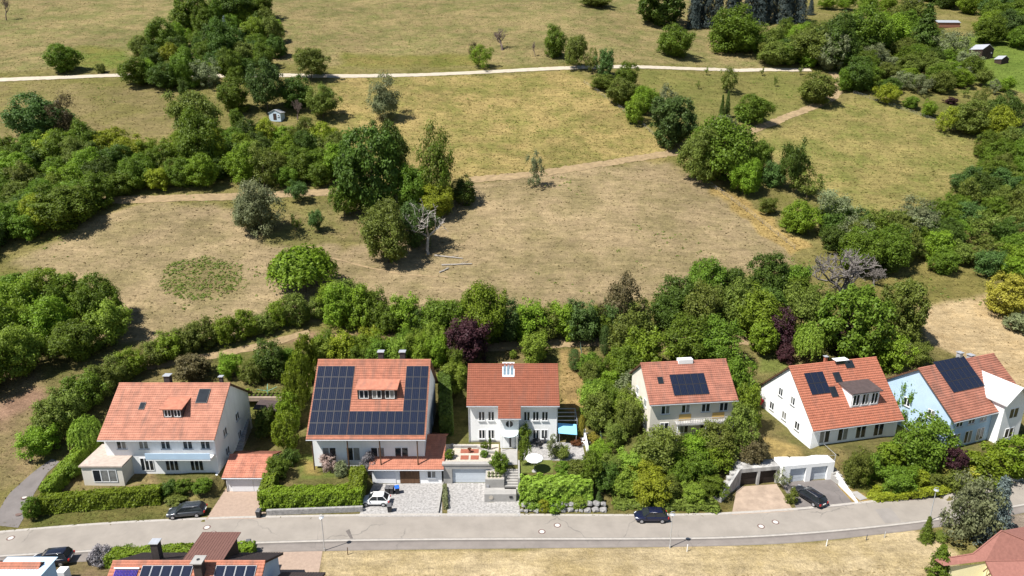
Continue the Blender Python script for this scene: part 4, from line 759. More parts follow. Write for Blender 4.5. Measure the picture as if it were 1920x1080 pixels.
def plant(p, Wd, Ht, kind, leaf, label, name=None, group=None, cat=None, trunk=True):
    """one tree or shrub at ground point p: an empty with its crown and its trunk"""
    assert label not in LABELS or group, label
    LABELS.add(label); NTREE[0] += 1
    cat = cat or ('shrub' if Ht < 5.2 or kind in ('ball', 'spread') else 'tree'); name = name or {'conifer': 'spruce_tree', 'pine': 'pine_tree', 'column': 'thuja_tree', 'weep': 'weeping_willow'}.get(kind, 'leafy_shrub' if cat == 'shrub' else 'leafy_tree')
    if kind in BARE: name = 'bare_tree'
    r = empty(name, (p.x, p.y, p.z - .05), rnd.uniform(0, 6.28), label, cat, group)
    if kind in BARE:
        o = link('branches', BARE[kind], None, r); o.scale = (Wd, Wd, Ht); return r
    cls = 'L' if Wd > 7.5 else 'M' if Wd > 3 else 'S'
    opts = PROTO.get((kind, cls)) or PROTO.get((kind, 'M')) or PROTO[(kind, 'L')]
    o = link('crown', rnd.choice(opts), LEAF[leaf], r, objmat=True); a = rnd.uniform(.92, 1.08); o.scale = (Wd * a, Wd / a, Ht)
    if kind in ('round', 'tree', 'airy', 'lumpy'): o.rotation_euler = (rnd.uniform(-.13,.13), rnd.uniform(-.13,.13), 0)
    t = link('trunk', rnd.choice(TRUNKS if kind in ('tree', 'conifer', 'pine', 'column') or Ht > 6 else STEMS), None, r); t.scale = (Wd * .8 if kind != 'column' else Wd * .5, Wd * .8 if kind != 'column' else Wd * .5, Ht * .95)
    return r
def T(px, top, bot, wpx, kind, leaf, label, zz=None, **k):
    """a plant from its outline in the photograph: centre, top, foot and width in pixels; its distance comes from the ground at its foot"""
    phi = PITCH + math.atan((bot - 540) / F)
    by = bot - .22 * wpx * max(math.sin(phi), .1) * (0 if kind in ('tree', 'bare', 'barepale', 'conifer', 'pine', 'airy') else 1)
    p = hit(px, by) if zz is None else G(px, by, zz)
    s = spx(p); Wd = wpx / s; Ht = max((by - top) / (s * max(math.cos(phi), .3)) - .12 * Wd * math.sin(max(phi, 0)), .35 * Wd)
    return plant(p, Wd, Ht, kind, leaf, label, **k)

# --- top left wood and the slope above the gravel track
for a in [
 (125,83,138,56,'round','mid','round green bush standing alone above the gravel track at far left'),
 (190,119,137,19,'round','olive','small olive shrub between lone bush and wood above the track'),
 (228,121,136,15,'round','olive','tiny shrub touching the wood above the gravel track at left'),
 (12,-6,38,22,'bare','mid','leafless tree at the top left corner of the hillside'),
 (372,-14,68,66,'lumpy','mid','tall bright lumpy tree at the head of the top left wood'),
 (440,-26,46,78,'round','dark','broad dark tree cut by the top edge in the left wood'),
 (484,-22,40,62,'round','mid','round tree at the top right corner of the left wood'),
 (337,18,56,34,'round','olive','small olive tree left of the tall lumpy tree'),
 (268,66,112,46,'round','olive','olive shrub on the left shoulder of the top left wood'),
 (308,38,108,58,'round','mid','tall green tree on the left side of the top left wood'),
 (322,84,132,48,'round','yellow','yellow green tree in the middle of the top left wood'),
 (262,108,160,62,'round','mid','spreading shrub reaching onto the gravel track at the wood left edge'),
 (312,120,168,64,'round','dark','dark low tree at the lower edge of the left wood'),
 (352,96,166,48,'round','mid','upright green tree above the lower tip of the left wood'),
 (393,112,164,52,'airy','grey','thin grey green tree at the lower right of the left wood'),
 (346,148,186,20,'round','dark','small dark shrub at the lower tip of the left wood'),
 (422,40,122,62,'round','dark','large dark tree in the right half of the left wood'),
 (392,50,118,42,'conifer','dark','dark spruce in the middle of the top left wood'),
 (424,32,64,26,'conifer','blue','pale blue spruce top in the upper left wood'),
 (482,38,86,52,'round','bright','light green tree on the right edge of the top left wood'),
 (470,78,112,46,'round','teal','dark shrub below the light green tree in the left wood'),
 (497,82,130,42,'round','mid','green tree at the right end of the left wood above the track'),
 (450,105,140,52,'round','dark','dark tree overhanging the gravel track at the left wood'),
 (585,93,150,64,'tree','olive','round olive tree right of the left wood beside the track'),
 (502,118,208,72,'tree','teal','blue green tree standing below the gravel track near the small shed'),
 (440,150,212,62,'round','mid','mid green fruit tree left of the blue green tree'),
 (444,124,156,30,'round','mid','small tree beside the track above the fruit tree'),
 (556,143,206,62,'round','dark','dark olive tree right of the blue green tree'),
 (607,162,222,62,'tree','olive','fruit tree with open trunk right of the small shed'),
 (558,186,224,32,'bare','mid','small leafless tree beside the pale garden shed'),
 (447,206,242,26,'round','mid','light shrub left of the pale garden shed'),
 (720,148,226,62,'airy','grey','grey olive tree alone in the golden middle meadow'),
 (722,168,226,48,'weep','grey','drooping grey shrub at the foot of the grey olive tree'),
 # left thicket, the ones that stand out
 (75,178,272,104,'round','teal','big dark blue green tree rising over the left thicket'),
 (126,186,268,52,'airy','brown','half bare brownish tree right of the big dark thicket tree'),
 (380,168,264,92,'round','olive','tall pale olive tree rising at the middle of the left thicket'),
 (376,208,330,84,'round','mid','green tree in front of the tall pale olive thicket tree'),
 (214,240,300,66,'round','yellow','yellow topped shrub at the upper edge of the left thicket'),
 (115,250,310,70,'round','bright','bright green shrub at the foot of the big dark thicket tree'),
 (410,250,320,60,'round','yellow','yellowish tree right of the middle of the left thicket'),
 (110,318,380,40,'weep','lime','pale lime shrub inside the lower left thicket'),
 (130,345,430,110,'round','mid','wide green tree at the lower right corner of the left thicket'),
 # trees around the dead tree
 (492,342,440,88,'airy','grey','big silvery olive bush at the corner of the brown meadow'),
 (478,350,436,74,'round','grey','dense silvery shrub in front of the big silvery bush'),
 (560,340,378,36,'tree','teal','small fruit tree below the dirt track'),
 (646,350,408,48,'tree','mid','round little tree with a bench in its shade'),
 (597,394,436,30,'tree','teal','sapling in the middle of the small orchard'),
 (555,404,436,22,'airy','olive','thin sapling left in the small orchard'),
 (702,228,408,118,'lumpy','dark','huge dark green tree with dense lumpy crown in mid picture'),
 (745,222,340,64,'round','dark','dark tree peeping out behind the huge lumpy tree'),
 (810,248,398,76,'airy','olive','tall loose olive tree right of the huge lumpy tree'),
 (806,262,392,62,'airy','mid','slender green tree twined into the tall loose olive tree'),
 (776,308,404,62,'round','mid','green tree between huge lumpy tree and loose olive tree'),
 (822,344,412,70,'round','yellow','yellow green tree above the bleached dead tree'),
 (868,334,388,50,'round','dark','small dark tree at the right end of the dead tree copse'),
 (785,378,468,72,'round','teal','dark tree right behind the bleached dead tree'),
 (728,374,498,88,'round','olive','broad bright bush left of the bleached dead tree'),
 (572,452,556,128,'weep','bright','big weeping willow standing on the brown meadow'),
 (560,458,552,96,'weep','mid','darker left half of the meadow willow pair'),
 (1005,286,352,30,'airy','grey','small ragged tree alone beside the middle dirt track'),
 (905,84,128,42,'airy','bright','ragged green bush below the leafless tree above the track'),
 (886,82,112,24,'airy','brown','broken little tree left of the ragged green bush'),
 (942,54,94,46,'bare','mid','leafless brown fruit tree on the upper slope'),
 (1003,78,106,12,'bare','mid','tiny bare sapling right of the leafless fruit tree'),
 (1042,54,110,46,'round','mid','round tree above the track, left of the roadside pair'),
 (1080,70,132,44,'tree','olive','olive tree on the edge of the gravel track'),
 (1110,96,138,26,'airy','olive','thin tree between the two trackside trees'),
 (1132,92,144,32,'round','teal','narrow blue green tree beside the gravel track'),
 (1174,122,172,46,'round','mid','green shrub at the top of the diagonal hedge row'),
 (1132,142,168,56,'round','olive','low olive shrub at the upper end of the diagonal hedge row'),
 (1166,148,198,54,'round','olive','olive bush in the upper middle of the diagonal hedge row'),
 (1208,162,216,52,'round','bright','bright bush in the middle of the diagonal hedge row'),
 (1190,184,234,36,'round','bright','small bright bush in front of the diagonal hedge row'),
 (1240,166,252,42,'airy','grey','greyish half bare tree in the diagonal hedge row'),
 (1262,176,278,84,'lumpy','teal','big dark tree closing the diagonal hedge row'),
 (1260,50,108,66,'round','mid','broad round tree alone on the upper right meadow'),
 (1244,-34,52,92,'lumpy','dark','massive dark tree cut by the top edge beside the spruces'),
 (1115,-12,14,60,'round','olive','olive tree cut by the top edge above the upper meadow'),
 # right of centre
 (1528,138,196,70,'round','olive','broad round tree in the bend of the dirt track'),
 (1410,178,234,60,'round','mid','round green tree above the dirt track bend'),
 (1352,180,226,16,'conifer','dark','thin dark conifer beside the round green tree'),
 (1362,172,222,18,'conifer','dark','second thin dark conifer, the taller of the pair'),
 (1362,130,174,38,'airy','olive','half dead fruit tree on the small green meadow'),
 (1348,214,342,118,'round','mid','large rounded tree at the left of the middle copse'),
 (1318,240,345,70,'round','olive','olive tree on the left flank of the middle copse'),
 (1352,212,290,70,'weep','grey','silver crest on top of the large rounded copse tree'),
 (1392,296,366,62,'round','bright','bright green tree in front of the brown shed copse'),
 (1420,262,330,52,'round','mid','tree behind the brown shed in the middle copse'),
 (1488,268,362,48,'tree','dark','upright dark tree right of the brown shed'),
 (1452,300,352,46,'round','teal','blue green shrub right of the brown shed'),
 (1512,318,372,52,'airy','olive','light loose tree right of the upright dark tree'),
 (1436,368,402,36,'round','olive','low shrub on the straw strip'),
 (1496,376,442,68,'round','bright','bright round tree beside the straw strip'),
 (1562,356,434,74,'airy','grey','grey olive tree right of the bright round tree'),
 (1560,370,436,60,'round','olive','dense olive bush under the grey olive tree'),
 (1596,408,474,84,'airy','grey','pale silver tree in the right thicket'),
 (1600,420,480,76,'round','olive','olive tree below the pale silver tree'),
 (1615,432,514,88,'round','mid','deep green tree right of the silver bare bush'),
 (1660,420,512,72,'round','mid','green tree at the right of the deep green thicket tree'),
 (1722,376,452,78,'airy','grey','grey willow like tree at the foot of the right meadow'),
 (1718,388,455,70,'round','grey','dense grey shrub under the grey willow like tree'),
 (1682,398,462,62,'round','olive','olive shrub left of the grey willow like tree'),
 (1815,316,368,54,'round','teal','dark blue green tree at the upper edge of the right thicket'),
 (1578,466,572,128,'barepale','mid','silvery leafless thorn bush in front of the right thicket'),
 (1640,500,536,48,'barepale','mid','small silvery bare bush right of the big thorn bush'),
 (1885,518,596,86,'round','gold','yellow flowering bush above the stubble field'),
 (1905,585,625,50,'spread','grey','white dotted low shrub under the yellow bush'),
 (1812,188,252,70,'round','olive','round olive bush right of the right meadow'),
 (1880,175,240,60,'round','dark','dark tree at the right edge above the meadow'),
 (1770,205,250,36,'airy','yellow','yellowish shrub left of the round olive bush'),
 (1870,200,260,60,'round','yellow','yellow green shrub behind the round olive bush'),
 (1895,240,300,70,'round','olive','olive shrub at the right edge of the picture above the thicket'),
 (1850,245,300,50,'round','mid','green shrub at the right corner of the meadow'),
 # upper right
 (1378,24,102,96,'round','mid','wide green tree below the dark spruce row'),
 (1432,46,98,60,'airy','olive','loose olive tree right of the wide green tree'),
 (1462,80,124,76,'round','olive','low olive thicket bush above the end of the track'),
 (1522,48,124,82,'round','olive','large olive tree above the end of the track'),
 (1560,30,132,78,'round','dark','big dark tree at the end of the gravel track'),
 (1556,60,136,56,'lumpy','grey','grey green tree in front of the big dark tree'),
 (1612,16,108,88,'round','mid','green tree right of the big dark tree'),
 (1614,70,112,60,'round','dark','dark tree beneath the green tree in the upper right'),
 (1662,26,100,74,'round','bright','bright green tree left of the dark conifer'),
 (1728,14,104,72,'conifer','dark','tall dark conifer in the upper right orchard'),
 (1784,58,114,70,'airy','grey','grey half bare tree right of the tall dark conifer'),
 (1606,112,174,54,'round','dark','dark green tree at the left corner of the right orchard'),
 (1585,128,172,34,'round','mid','small tree at the track fork'),
 (1700,2,60,60,'round','olive','olive tree above the bright green tree'),
 (1714,-12,30,50,'barepale','mid','grey bare tree at the top of the orchard'),
 (1550,0,18,34,'tree','bright','small orchard tree at the far top right field'),
 (1585,-6,20,34,'tree','bright','second small orchard tree at the far top right field'),
 (1628,-8,22,40,'tree','lime','third small orchard tree at the far top right field'),
 (1660,-2,26,36,'tree','bright','fourth small orchard tree at the far top right field'),
 (1660,160,196,42,'tree','yellow','yellow green fruit tree at the front of the right orchard'),
 (1706,180,204,30,'round','mid','small tree at the front row of the right orchard'),
 (1742,190,220,26,'round','bright','bright little tree above the right meadow fence'),
 (1840,132,162,32,'tree','olive','fruit tree at the edge of the bright green strip'),
 (1886,146,174,32,'tree','bright','fruit tree on the right orchard lawn near the edge'),
 (1864,150,178,20,'airy','grey','thin young tree on the right orchard lawn'),
 (1836,166,200,26,'airy','olive','young tree in the middle of the right orchard lawn'),
 (1808,166,182,16,'airy','olive','young tree left on the right orchard lawn'),
 (1782,182,196,22,'spread','purple','dark brush heap on the right orchard lawn')]: T(*a)
for i in range(13): T(1294 + i*17.5 + rnd.uniform(-5,5), -50 + rnd.uniform(-18,22), 50 - i*.6 + rnd.uniform(-6,4), 34 + rnd.uniform(-6,10), 'conifer', 'spruce', f'{ordinal(i+1)} dark blue spruce from the left in the close spruce row')
T(1519,-6,28,18,'conifer','spruce','small dark spruce standing free at the right end of the row')
for px, py, h in ((1325,141,14),(1429,143,15),(1500,141,16),(1309,167,14),(1454,163,20)):
    T(px, py-h, py, 9, 'airy', 'olive', {1325:'staked sapling at the left below the track on the small meadow',1429:'staked sapling in the middle just below the track end',1500:'staked sapling at the right just below the track end',1309:'staked sapling furthest left and lowest on the small meadow',1454:'staked sapling in the middle of the small meadow'}[px], name='staked_sapling', cat='sapling')

# --- belts: many trees that grow together, each placed on the ground inside an outline
def belt(poly, spacing, wr, hr, kinds, fmt, group, seed, nm=None, ct=None):
    spacing *= 1.17; wr = (wr[0]*1.1, wr[1]*1.13)
    rg = random.Random(seed); P = W(*poly); xs = [p[0] for p in P]; ys = [p[1] for p in P]; pts = []; tries = 0
    while tries < 2600:
        tries += 1; x = rg.uniform(min(xs), max(xs)); y = rg.uniform(min(ys), max(ys))
        if inpoly(np.array([x]), np.array([y]), P)[0] < 0: continue
        if all((x-a)**2 + (y-b_)**2 > spacing**2 for a, b_ in pts): pts.append((x, y))
    out = []
    for x, y in pts:
        p = Vector((x, y, tz1(x, y)))
        if -70 < 960 + F * p.x / depth(p) < 1990: out.append(p)
    out.sort(key=lambda p: p.x / depth(p))
    for i, p in enumerate(out):
        k, lf = rg.choice(kinds); wd = rg.uniform(*wr); plant(p, wd, wd * rg.uniform(*hr), k, lf, fmt.format(ordinal(i + 1)), group=group, name=nm, cat=ct)
GREENS = [('round','mid'),('round','mid'),('round','olive'),('round','bright'),('round','dark'),('airy','olive')]
LUSH = [('round','mid'),('round','mid'),('round','bright'),('round','dark'),('round','teal')]
belt([(-60,305),(180,302),(300,305),(420,296),(462,272),(630,278),(640,345),(440,356),(250,362),(186,392),(120,425),(60,438),(-60,480)], 3.75, (5.2,8.2), (.8,1.15), GREENS + [('round','mid'),('round','bright'),('round','yellow')], '{} tree from the left in the thicket above the left dirt track', 'thicket above the left dirt track', 1, 'thicket_tree', 'tree')
belt([(-60,400),(60,400),(90,430),(20,470),(-60,500)], 4.5, (5,7), (.8,1.1), LUSH, '{} tree from the left in the clump at the left edge beside the brown meadow', 'left edge clump', 2, 'thicket_tree', 'tree')
belt([(-60,600),(40,580),(120,585),(205,590),(225,640),(170,668),(90,690),(0,735),(-60,765)], 4.2, (6,8.5), (.9,1.25), [('round','bright'),('round','mid'),('round','lime'),('round','bright'),('round','mid')], '{} tree from the left in the bright copse at the lower left meadow', 'lower left copse', 3)
def hedgerow(pts, step, wr, hr, kinds, fmt, group, seed, nm=None, ct=None):
    rg = random.Random(seed); L = resample([hit(*p) for p in pts], step)
    for i, (x, y) in enumerate(L):
        x += rg.uniform(-.5,.5); y += rg.uniform(-.6,.6); p = Vector((x, y, tz1(x, y))); k, lf = rg.choice(kinds); wd = rg.uniform(*wr)
        plant(p, wd, wd * rg.uniform(*hr), k, lf, fmt.format(ordinal(i + 1)), group=group, name=nm, cat=ct)
hedgerow([(80,850),(120,810),(165,765),(205,725),(262,695),(330,668),(410,645),(480,630),(560,608),(625,590)], 3.1, (4.2,5.8), (.9,1.2), [('round','mid'),('round','bright'),('round','olive'),('round','bright')], '{} shrub from the lower left end of the long field hedge', 'long field hedge', 4, 'hedge_shrub', 'shrub')
hedgerow([(640,612),(700,618),(760,625),(830,632),(900,638),(960,640),(1030,636),(1100,636),(1185,630)], 3.0, (4.8,6.8), (1.05,1.45), LUSH + [('round','olive'),('round','bright')], '{} tree from the left in the tree row behind the brown meadow foot', 'tree row at the meadow foot', 5)
T(1160,524,632,70,'airy','brown','dark brown withered tree in the row at the meadow foot'); T(1158,536,632,56,'round','brown','brown shrub inside the withered tree in the row')
T(905,526,655,92,'round','bright','tall bright tree right behind the purple tree')
T(655,528,606,74,'round','olive','olive tree where the field hedge meets the tree row')
belt([(1215,600),(1300,585),(1420,560),(1490,560),(1510,590),(1500,625),(1460,640),(1380,632),(1300,640),(1220,632)], 4.0, (5.5,8), (1.0,1.35), GREENS + [('round','dark')], '{} tree from the left in the wood between brown meadow and right houses', 'wood behind the right houses', 6)
belt([(1755,430),(1800,385),(1880,370),(1990,360),(1990,540),(1870,528),(1770,515),(1735,480)], 4.1, (5,7.4), (.7,1.05), LUSH + [('round','olive'),('airy','olive')], '{} tree from the left in the dense thicket at the right edge', 'right edge thicket', 7, 'thicket_tree', 'tree')
belt([(1600,165),(1640,178),(1720,186),(1790,172),(1830,150),(1800,118),(1740,112),(1640,116)], 4.7, (5.5,8.5), (.6,.9), [('round','mid'),('round','mid'),('round','bright'),('round','olive'),('round','grey'),('round','dark'),('airy','grey')], '{} tree from the left in the old orchard on the upper right', 'old orchard', 8, 'orchard_tree', 'tree')
belt([(1840,80),(1900,98),(2000,110),(2040,40),(1990,-10),(1800,-12),(1740,10),(1830,40)], 8, (9,13), (.8,1.1), LUSH, '{} tree from the left in the forest at the top right corner', 'top right forest', 9, 'forest_tree', 'tree')
belt([(1640,-14),(1760,-10),(1800,16),(1700,8)], 9, (8,12), (.8,1.1), LUSH, '{} tree from the left in the woodland strip at the top edge', 'woodland strip at the top edge', 10, 'forest_tree', 'tree')
belt([(1690,470),(1740,485),(1700,505),(1650,515)], 4.5, (4,5), (.7,.9), GREENS, '{} shrub from the left between thorn bush and right thicket', 'shrubs by the thorn bush', 11)
belt([(1100,700),(1175,690),(1172,740),(1180,800),(1180,832),(1125,835),(1110,790)], 2.2, (3,4.4), (1.0,1.4), [('round','mid'),('round','bright'),('round','mid'),('round','lime'),('airy','grey'),('round','olive')], '{} shrub from the left in the overgrown strip right of the wire fence', 'overgrown strip', 12)
belt([(1125,860),(1200,862),(1290,858),(1335,872),(1345,925),(1340,948),(1250,950),(1175,950),(1135,915)], 2.25, (2.8,4.2), (.75,1.1), [('round','mid'),('round','bright'),('round','yellow'),('round','mid'),('round','lime'),('round','olive'),('round','bright')], '{} shrub from the left in the wild bank above the blue car', 'wild bank', 13)
belt([(590,665),(830,660),(845,690),(700,702),(590,700)], 2.2, (3.4,4.6), (1.0,1.4), [('round','yellow'),('round','bright'),('round','lime'),('round','bright'),('round','mid')], '{} shrub from the left in the yellow green row behind the solar roof', 'yellow green row', 14)

belt([(258,150),(300,162),(360,165),(420,158),(520,120),(520,50),(430,30),(350,62),(330,85),(280,108)], 7.4, (5.5,8.5), (.8,1.15), LUSH + [('round','olive')], '{} tree from the left in the close understorey of the top left wood', 'top left wood understorey', 21, 'wood_tree', 'tree')
belt([(1360,92),(1440,118),(1560,130),(1600,112),(1740,104),(1760,70),(1640,60),(1560,80),(1440,84)], 5.8, (6,9.5), (.75,1.1), LUSH + [('round','olive'),('round','bright')], '{} tree from the left in the woodland below the spruce row', 'woodland below the spruces', 22, 'wood_tree', 'tree')
belt([(1560,430),(1640,440),(1740,430),(1740,470),(1700,490),(1620,500),(1560,470)], 4.2, (4.5,6.5), (.8,1.1), LUSH + [('round','olive')], '{} tree from the left in the scrub around the pale silver tree', 'scrub around the silver tree', 23, 'thicket_tree', 'tree')
belt([(1850,300),(1895,285),(1985,290),(1985,370),(1880,372),(1810,372)], 5.0, (6,8.5), (.75,1.0), LUSH + [('round','olive')], '{} tree from the left in the tree line closing the right meadow', 'tree line closing the right meadow', 24, 'thicket_tree', 'tree')
# --- garden plants
for a in [
 (870,588,682,78,'round','purple','dark purple leaved tree behind the white house'),
 (848,678,742,54,'round','lime','light green tree left of the white house roof'),
 (1000,622,684,58,'round','lime','pale green tree behind the white house'),
 (962,655,673,15,'ball','lime','small light ball shrub behind the roof light'),
 (1076,655,697,27,'column','teal','dense dark green shrub beside the wire fence top'),
 (1133,612,668,22,'column','teal','slim grey green tree at the path behind the gardens'),
 (1205,612,700,72,'round','bright','bright green tree left behind the roof with white hood'),
 (1172,588,668,60,'round','olive','olive tree at the left of the garden path'),
 (1282,596,690,96,'round','mid','large tree behind the roof with white hood'),
 (1340,600,690,90,'round','mid','second large tree behind the roof with white hood'),
 (1382,664,765,66,'round','mid','green tree in the gap left of the white gable'),
 (1396,726,815,56,'round','bright','bright shrub between two right hand houses'),
 (1385,760,860,62,'round','olive','olive shrub below the gap between two right hand houses'),
 (1340,800,880,64,'round','olive','olive shrub above the dark garage corner'),
 (1408,815,884,48,'round','brown','brownish shrub over the dark garage roof'),
 (1300,810,870,70,'round','bright','bright shrub in front of the house with white hood'),
 (1230,800,880,80,'round','olive','olive shrub at the left front of the house with white hood'),
 (1428,598,668,60,'ball','bright','bright yellow green ball tree near the purple bush'),
 (1458,578,655,56,'round','purple','reddish purple tree right of the ball tree'),
 (1512,598,688,62,'weep','lime','pale drooping tree between the purple trees'),
 (1594,612,678,64,'round','purple','dark purple tree behind the white gable house'),
 (1470,645,682,34,'round','purple','low dark purple shrub in the back garden'),
 (1580,524,684,128,'lumpy','mid','very large green tree behind the white gable house'),
 (1688,522,655,86,'lumpy','olive','large textured tree left of the stubble field'),
 (1668,625,700,66,'round','bright','bright green shrub behind the blue gable house'),
 (1722,640,690,44,'round','olive','olive shrub at the stubble field corner'),
 (1732,780,885,92,'round','mid','big dome shaped green tree in the right garden'),
 (1668,828,876,52,'ball','bright','bright clipped ball shrub left of the dome tree'),
 (1705,852,898,34,'round','mid','small upright shrub under the dome tree'),
 (1785,836,884,46,'ball','purple','dark purple ball shrub in the right garden'),
 (1678,872,926,62,'round','mid','dark spiky shrub above the low yellow hedge'),
 (1755,886,918,32,'ball','olive','clipped olive ball in front of the right garden'),
 (1720,880,915,44,'round','yellow','yellow green shrub left of the clipped olive ball'),
 (1640,856,900,40,'round','mid','loose shrub beside the stone steps'),
 (1598,838,912,42,'round','olive','olive shrub right of the white garage'),
 (1612,858,905,34,'round','bright','bright shrub right of the white garage'),
 (1790,880,925,40,'round','olive','round olive shrub near the road bend'),
 (1815,870,905,34,'round','gold','yellow shrub beside the spreading juniper'),
 (1845,842,915,84,'spread','thuja','spreading green juniper in the right garden'),
 (1905,818,900,70,'spread','thuja','second spreading juniper at the right edge'),
 (1690,705,800,46,'round','mid','climbing shrub between the two right hand houses'),
 (1467,886,918,26,'airy','grey','grey green shrub between the two double garages'),
 (1480,916,946,22,'round','olive','low shrub on the strip between the driveways'),
 (1800,902,1012,84,'airy','grey','grey green birch like tree beside the road bend'),
 (1822,910,1010,70,'airy','grey','twin grey green tree right of the birch like tree'),
 (1858,902,1012,84,'conifer','blue','pale blue spruce beside the road bend'),
 (1735,970,1014,34,'conifer','mid','small green conifer below the street lamp'),
 (1762,996,1014,28,'round','olive','low shrub beside the small green conifer'),
 (1757,1024,1082,46,'pine','mid','bushy pine left of the reddish roof'),
 (1872,988,1022,44,'round','grey','grey green shrub below the blue spruce'),
 (168,776,852,62,'weep','lime','pale weeping shrub inside the left hedge corner'),
 (205,784,815,26,'round','bright','bright shrub beside the pale weeping shrub'),
 (140,868,900,30,'round','mid','shrub on the inside of the left hedge'),
 (365,664,716,68,'round','brown','bronze leaved tree behind the left house'),
 (432,660,712,40,'round','bright','bright shrub right behind the left house'),
 (475,672,722,44,'round','olive','olive shrub above the vegetable bed'),
 (515,638,714,58,'round','dark','dark tree above the vegetable bed'),
 (540,650,700,36,'round','mid','green shrub beside the dark garden tree'),
 (497,764,826,42,'round','dark','round dark tree on the shady lawn'),
 (522,855,900,46,'round','mid','rounded shrub right of the tiled garage'),
 (545,840,875,30,'round','dark','dark shrub behind the big clipped hedge'),
 (640,865,895,26,'round','grey','pale shrub in the flower bed on the lawn'),
 (618,845,885,32,'round','pink','pink blossoming rose bush beside the terrace'),
 (690,850,890,26,'round','lilac','white blossoming shrub beside the red garage roof'),
 (850,648,700,30,'round','mid','small tree behind the gap left of the white house'),
 (986,800,836,28,'tree','mid','little standard tree before the white house wall'),
 (980,830,875,24,'tree','mid','young staked tree at the edge of the lawn'),
 (936,848,888,34,'round','mid','leafy shrub over the concrete planter'),
 (1040,815,858,32,'airy','grey','light shrub on the white house terrace'),
 (1050,832,862,32,'round','olive','dark olive shrub on the white house terrace'),
 (1053,865,888,30,'round','mid','green shrub at the front terrace edge'),
 (1080,862,890,36,'round','olive','olive shrub right of the front terrace edge'),
 (1110,845,900,40,'round','mid','green shrub at the terrace corner'),
 (1130,870,925,50,'round','dark','dark green shrub behind the boulder wall end'),
 (1082,820,836,24,'spread','rust','rusty red low shrub on the gravel terrace'),
 (1090,780,822,13,'column','gold','golden slim shrub beside the awning'),
 (1112,812,832,22,'round','gold','golden shrub beside the stepping stones'),
 (1122,920,945,24,'conifer','teal','grey green dwarf conifer above the boulders'),
 (190,1025,1062,38,'round','lilac','lilac flowering bush beside the foreground parking bay'),
 (225,1028,1054,40,'round','mid','dark green bush at the left of the foreground hedge'),
 (380,898,925,40,'ball','mid','clipped shrub left of the white garden steps'),
 (345,898,926,34,'ball','mid','round clipped shrub on the front bank'),
 (318,900,930,32,'round','dark','round dark shrub on the front bank near the hedge end'),
 (330,925,945,40,'round','olive','low olive shrub behind the grey estate car'),
 (998,925,956,34,'round','lime','light shrub spilling over the left boulders'),(1040,930,958,40,'round','bright','bright shrub spilling over the middle boulders'),(1082,926,954,32,'round','lime','light shrub spilling over the right boulders'),(1020,936,960,22,'spread','yellow','low yellow plant between two boulder shrubs')]: T(*a)
for px, py, d, lb in ((908,842,17,'clipped ball shrub above the other beside the red slabs'),(908,857,16,'lower of two clipped balls beside the red slabs'),(843,859,20,'clipped ball shrub at the garage roof corner')):
    p = G(px, py, 3.0); plant(p, d/13.2, d/13.2*.95, 'ball', 'mid', lb)
for px, lb in ((919,'narrow dark cypress left of the entrance'), (970,'narrow dark cypress right of the entrance')): p = G(px, 843, 3.0); plant(p, .45, 1.9, 'column', 'dark', lb)

# --- the bleached dead tree and its fallen branches
dp = hit(803, 476); s = spx(dp)
mb = branches(seed=14, levels=4, spread=.72, kids=(3,4), trunk=.038, length=.30, twist=.34, taper=.78, up=.15, segs=4)
me = bpy.data.meshes.new('dead_branches'); me.from_pydata(mb.v, [], mb.f); me.update(); me.materials.append(DEADWOOD)
r = empty('dead_tree', dp, 1.0, 'bleached bare dead tree standing at the meadow edge', 'dead tree'); o = link('trunk', me, None, r); o.scale = (112/s, 112/s, 102/s/.97)
for i, (a, b_) in enumerate((((828,498),(885,496)),((824,512),(842,504)),((815,480),(868,486)))):
    p, q = hit(*a), hit(*b_); rr = empty('fallen_branch', p, 0, ['longest fallen bleached branch below the dead tree','short fallen log nearest the viewer below the dead tree','thin fallen branch closest to the dead trunk'][i], 'branch'); q = q - p
    m = MB(); m.tube((0,0,.15), q + Vector((0,0,.2)), .2, .1, 7); m.build('limb', DEADWOOD, rr); m = MB(); m.tube(q*.55 + Vector((0,0,.18)), q*.8 + Vector((.3,.9,.5)), .08, .03, 5); m.tube(q*.3 + Vector((0,0,.18)), q*.5 + Vector((.2,-.8,.3)), .07, .03, 5); m.build('twig', DEADWOOD, rr)

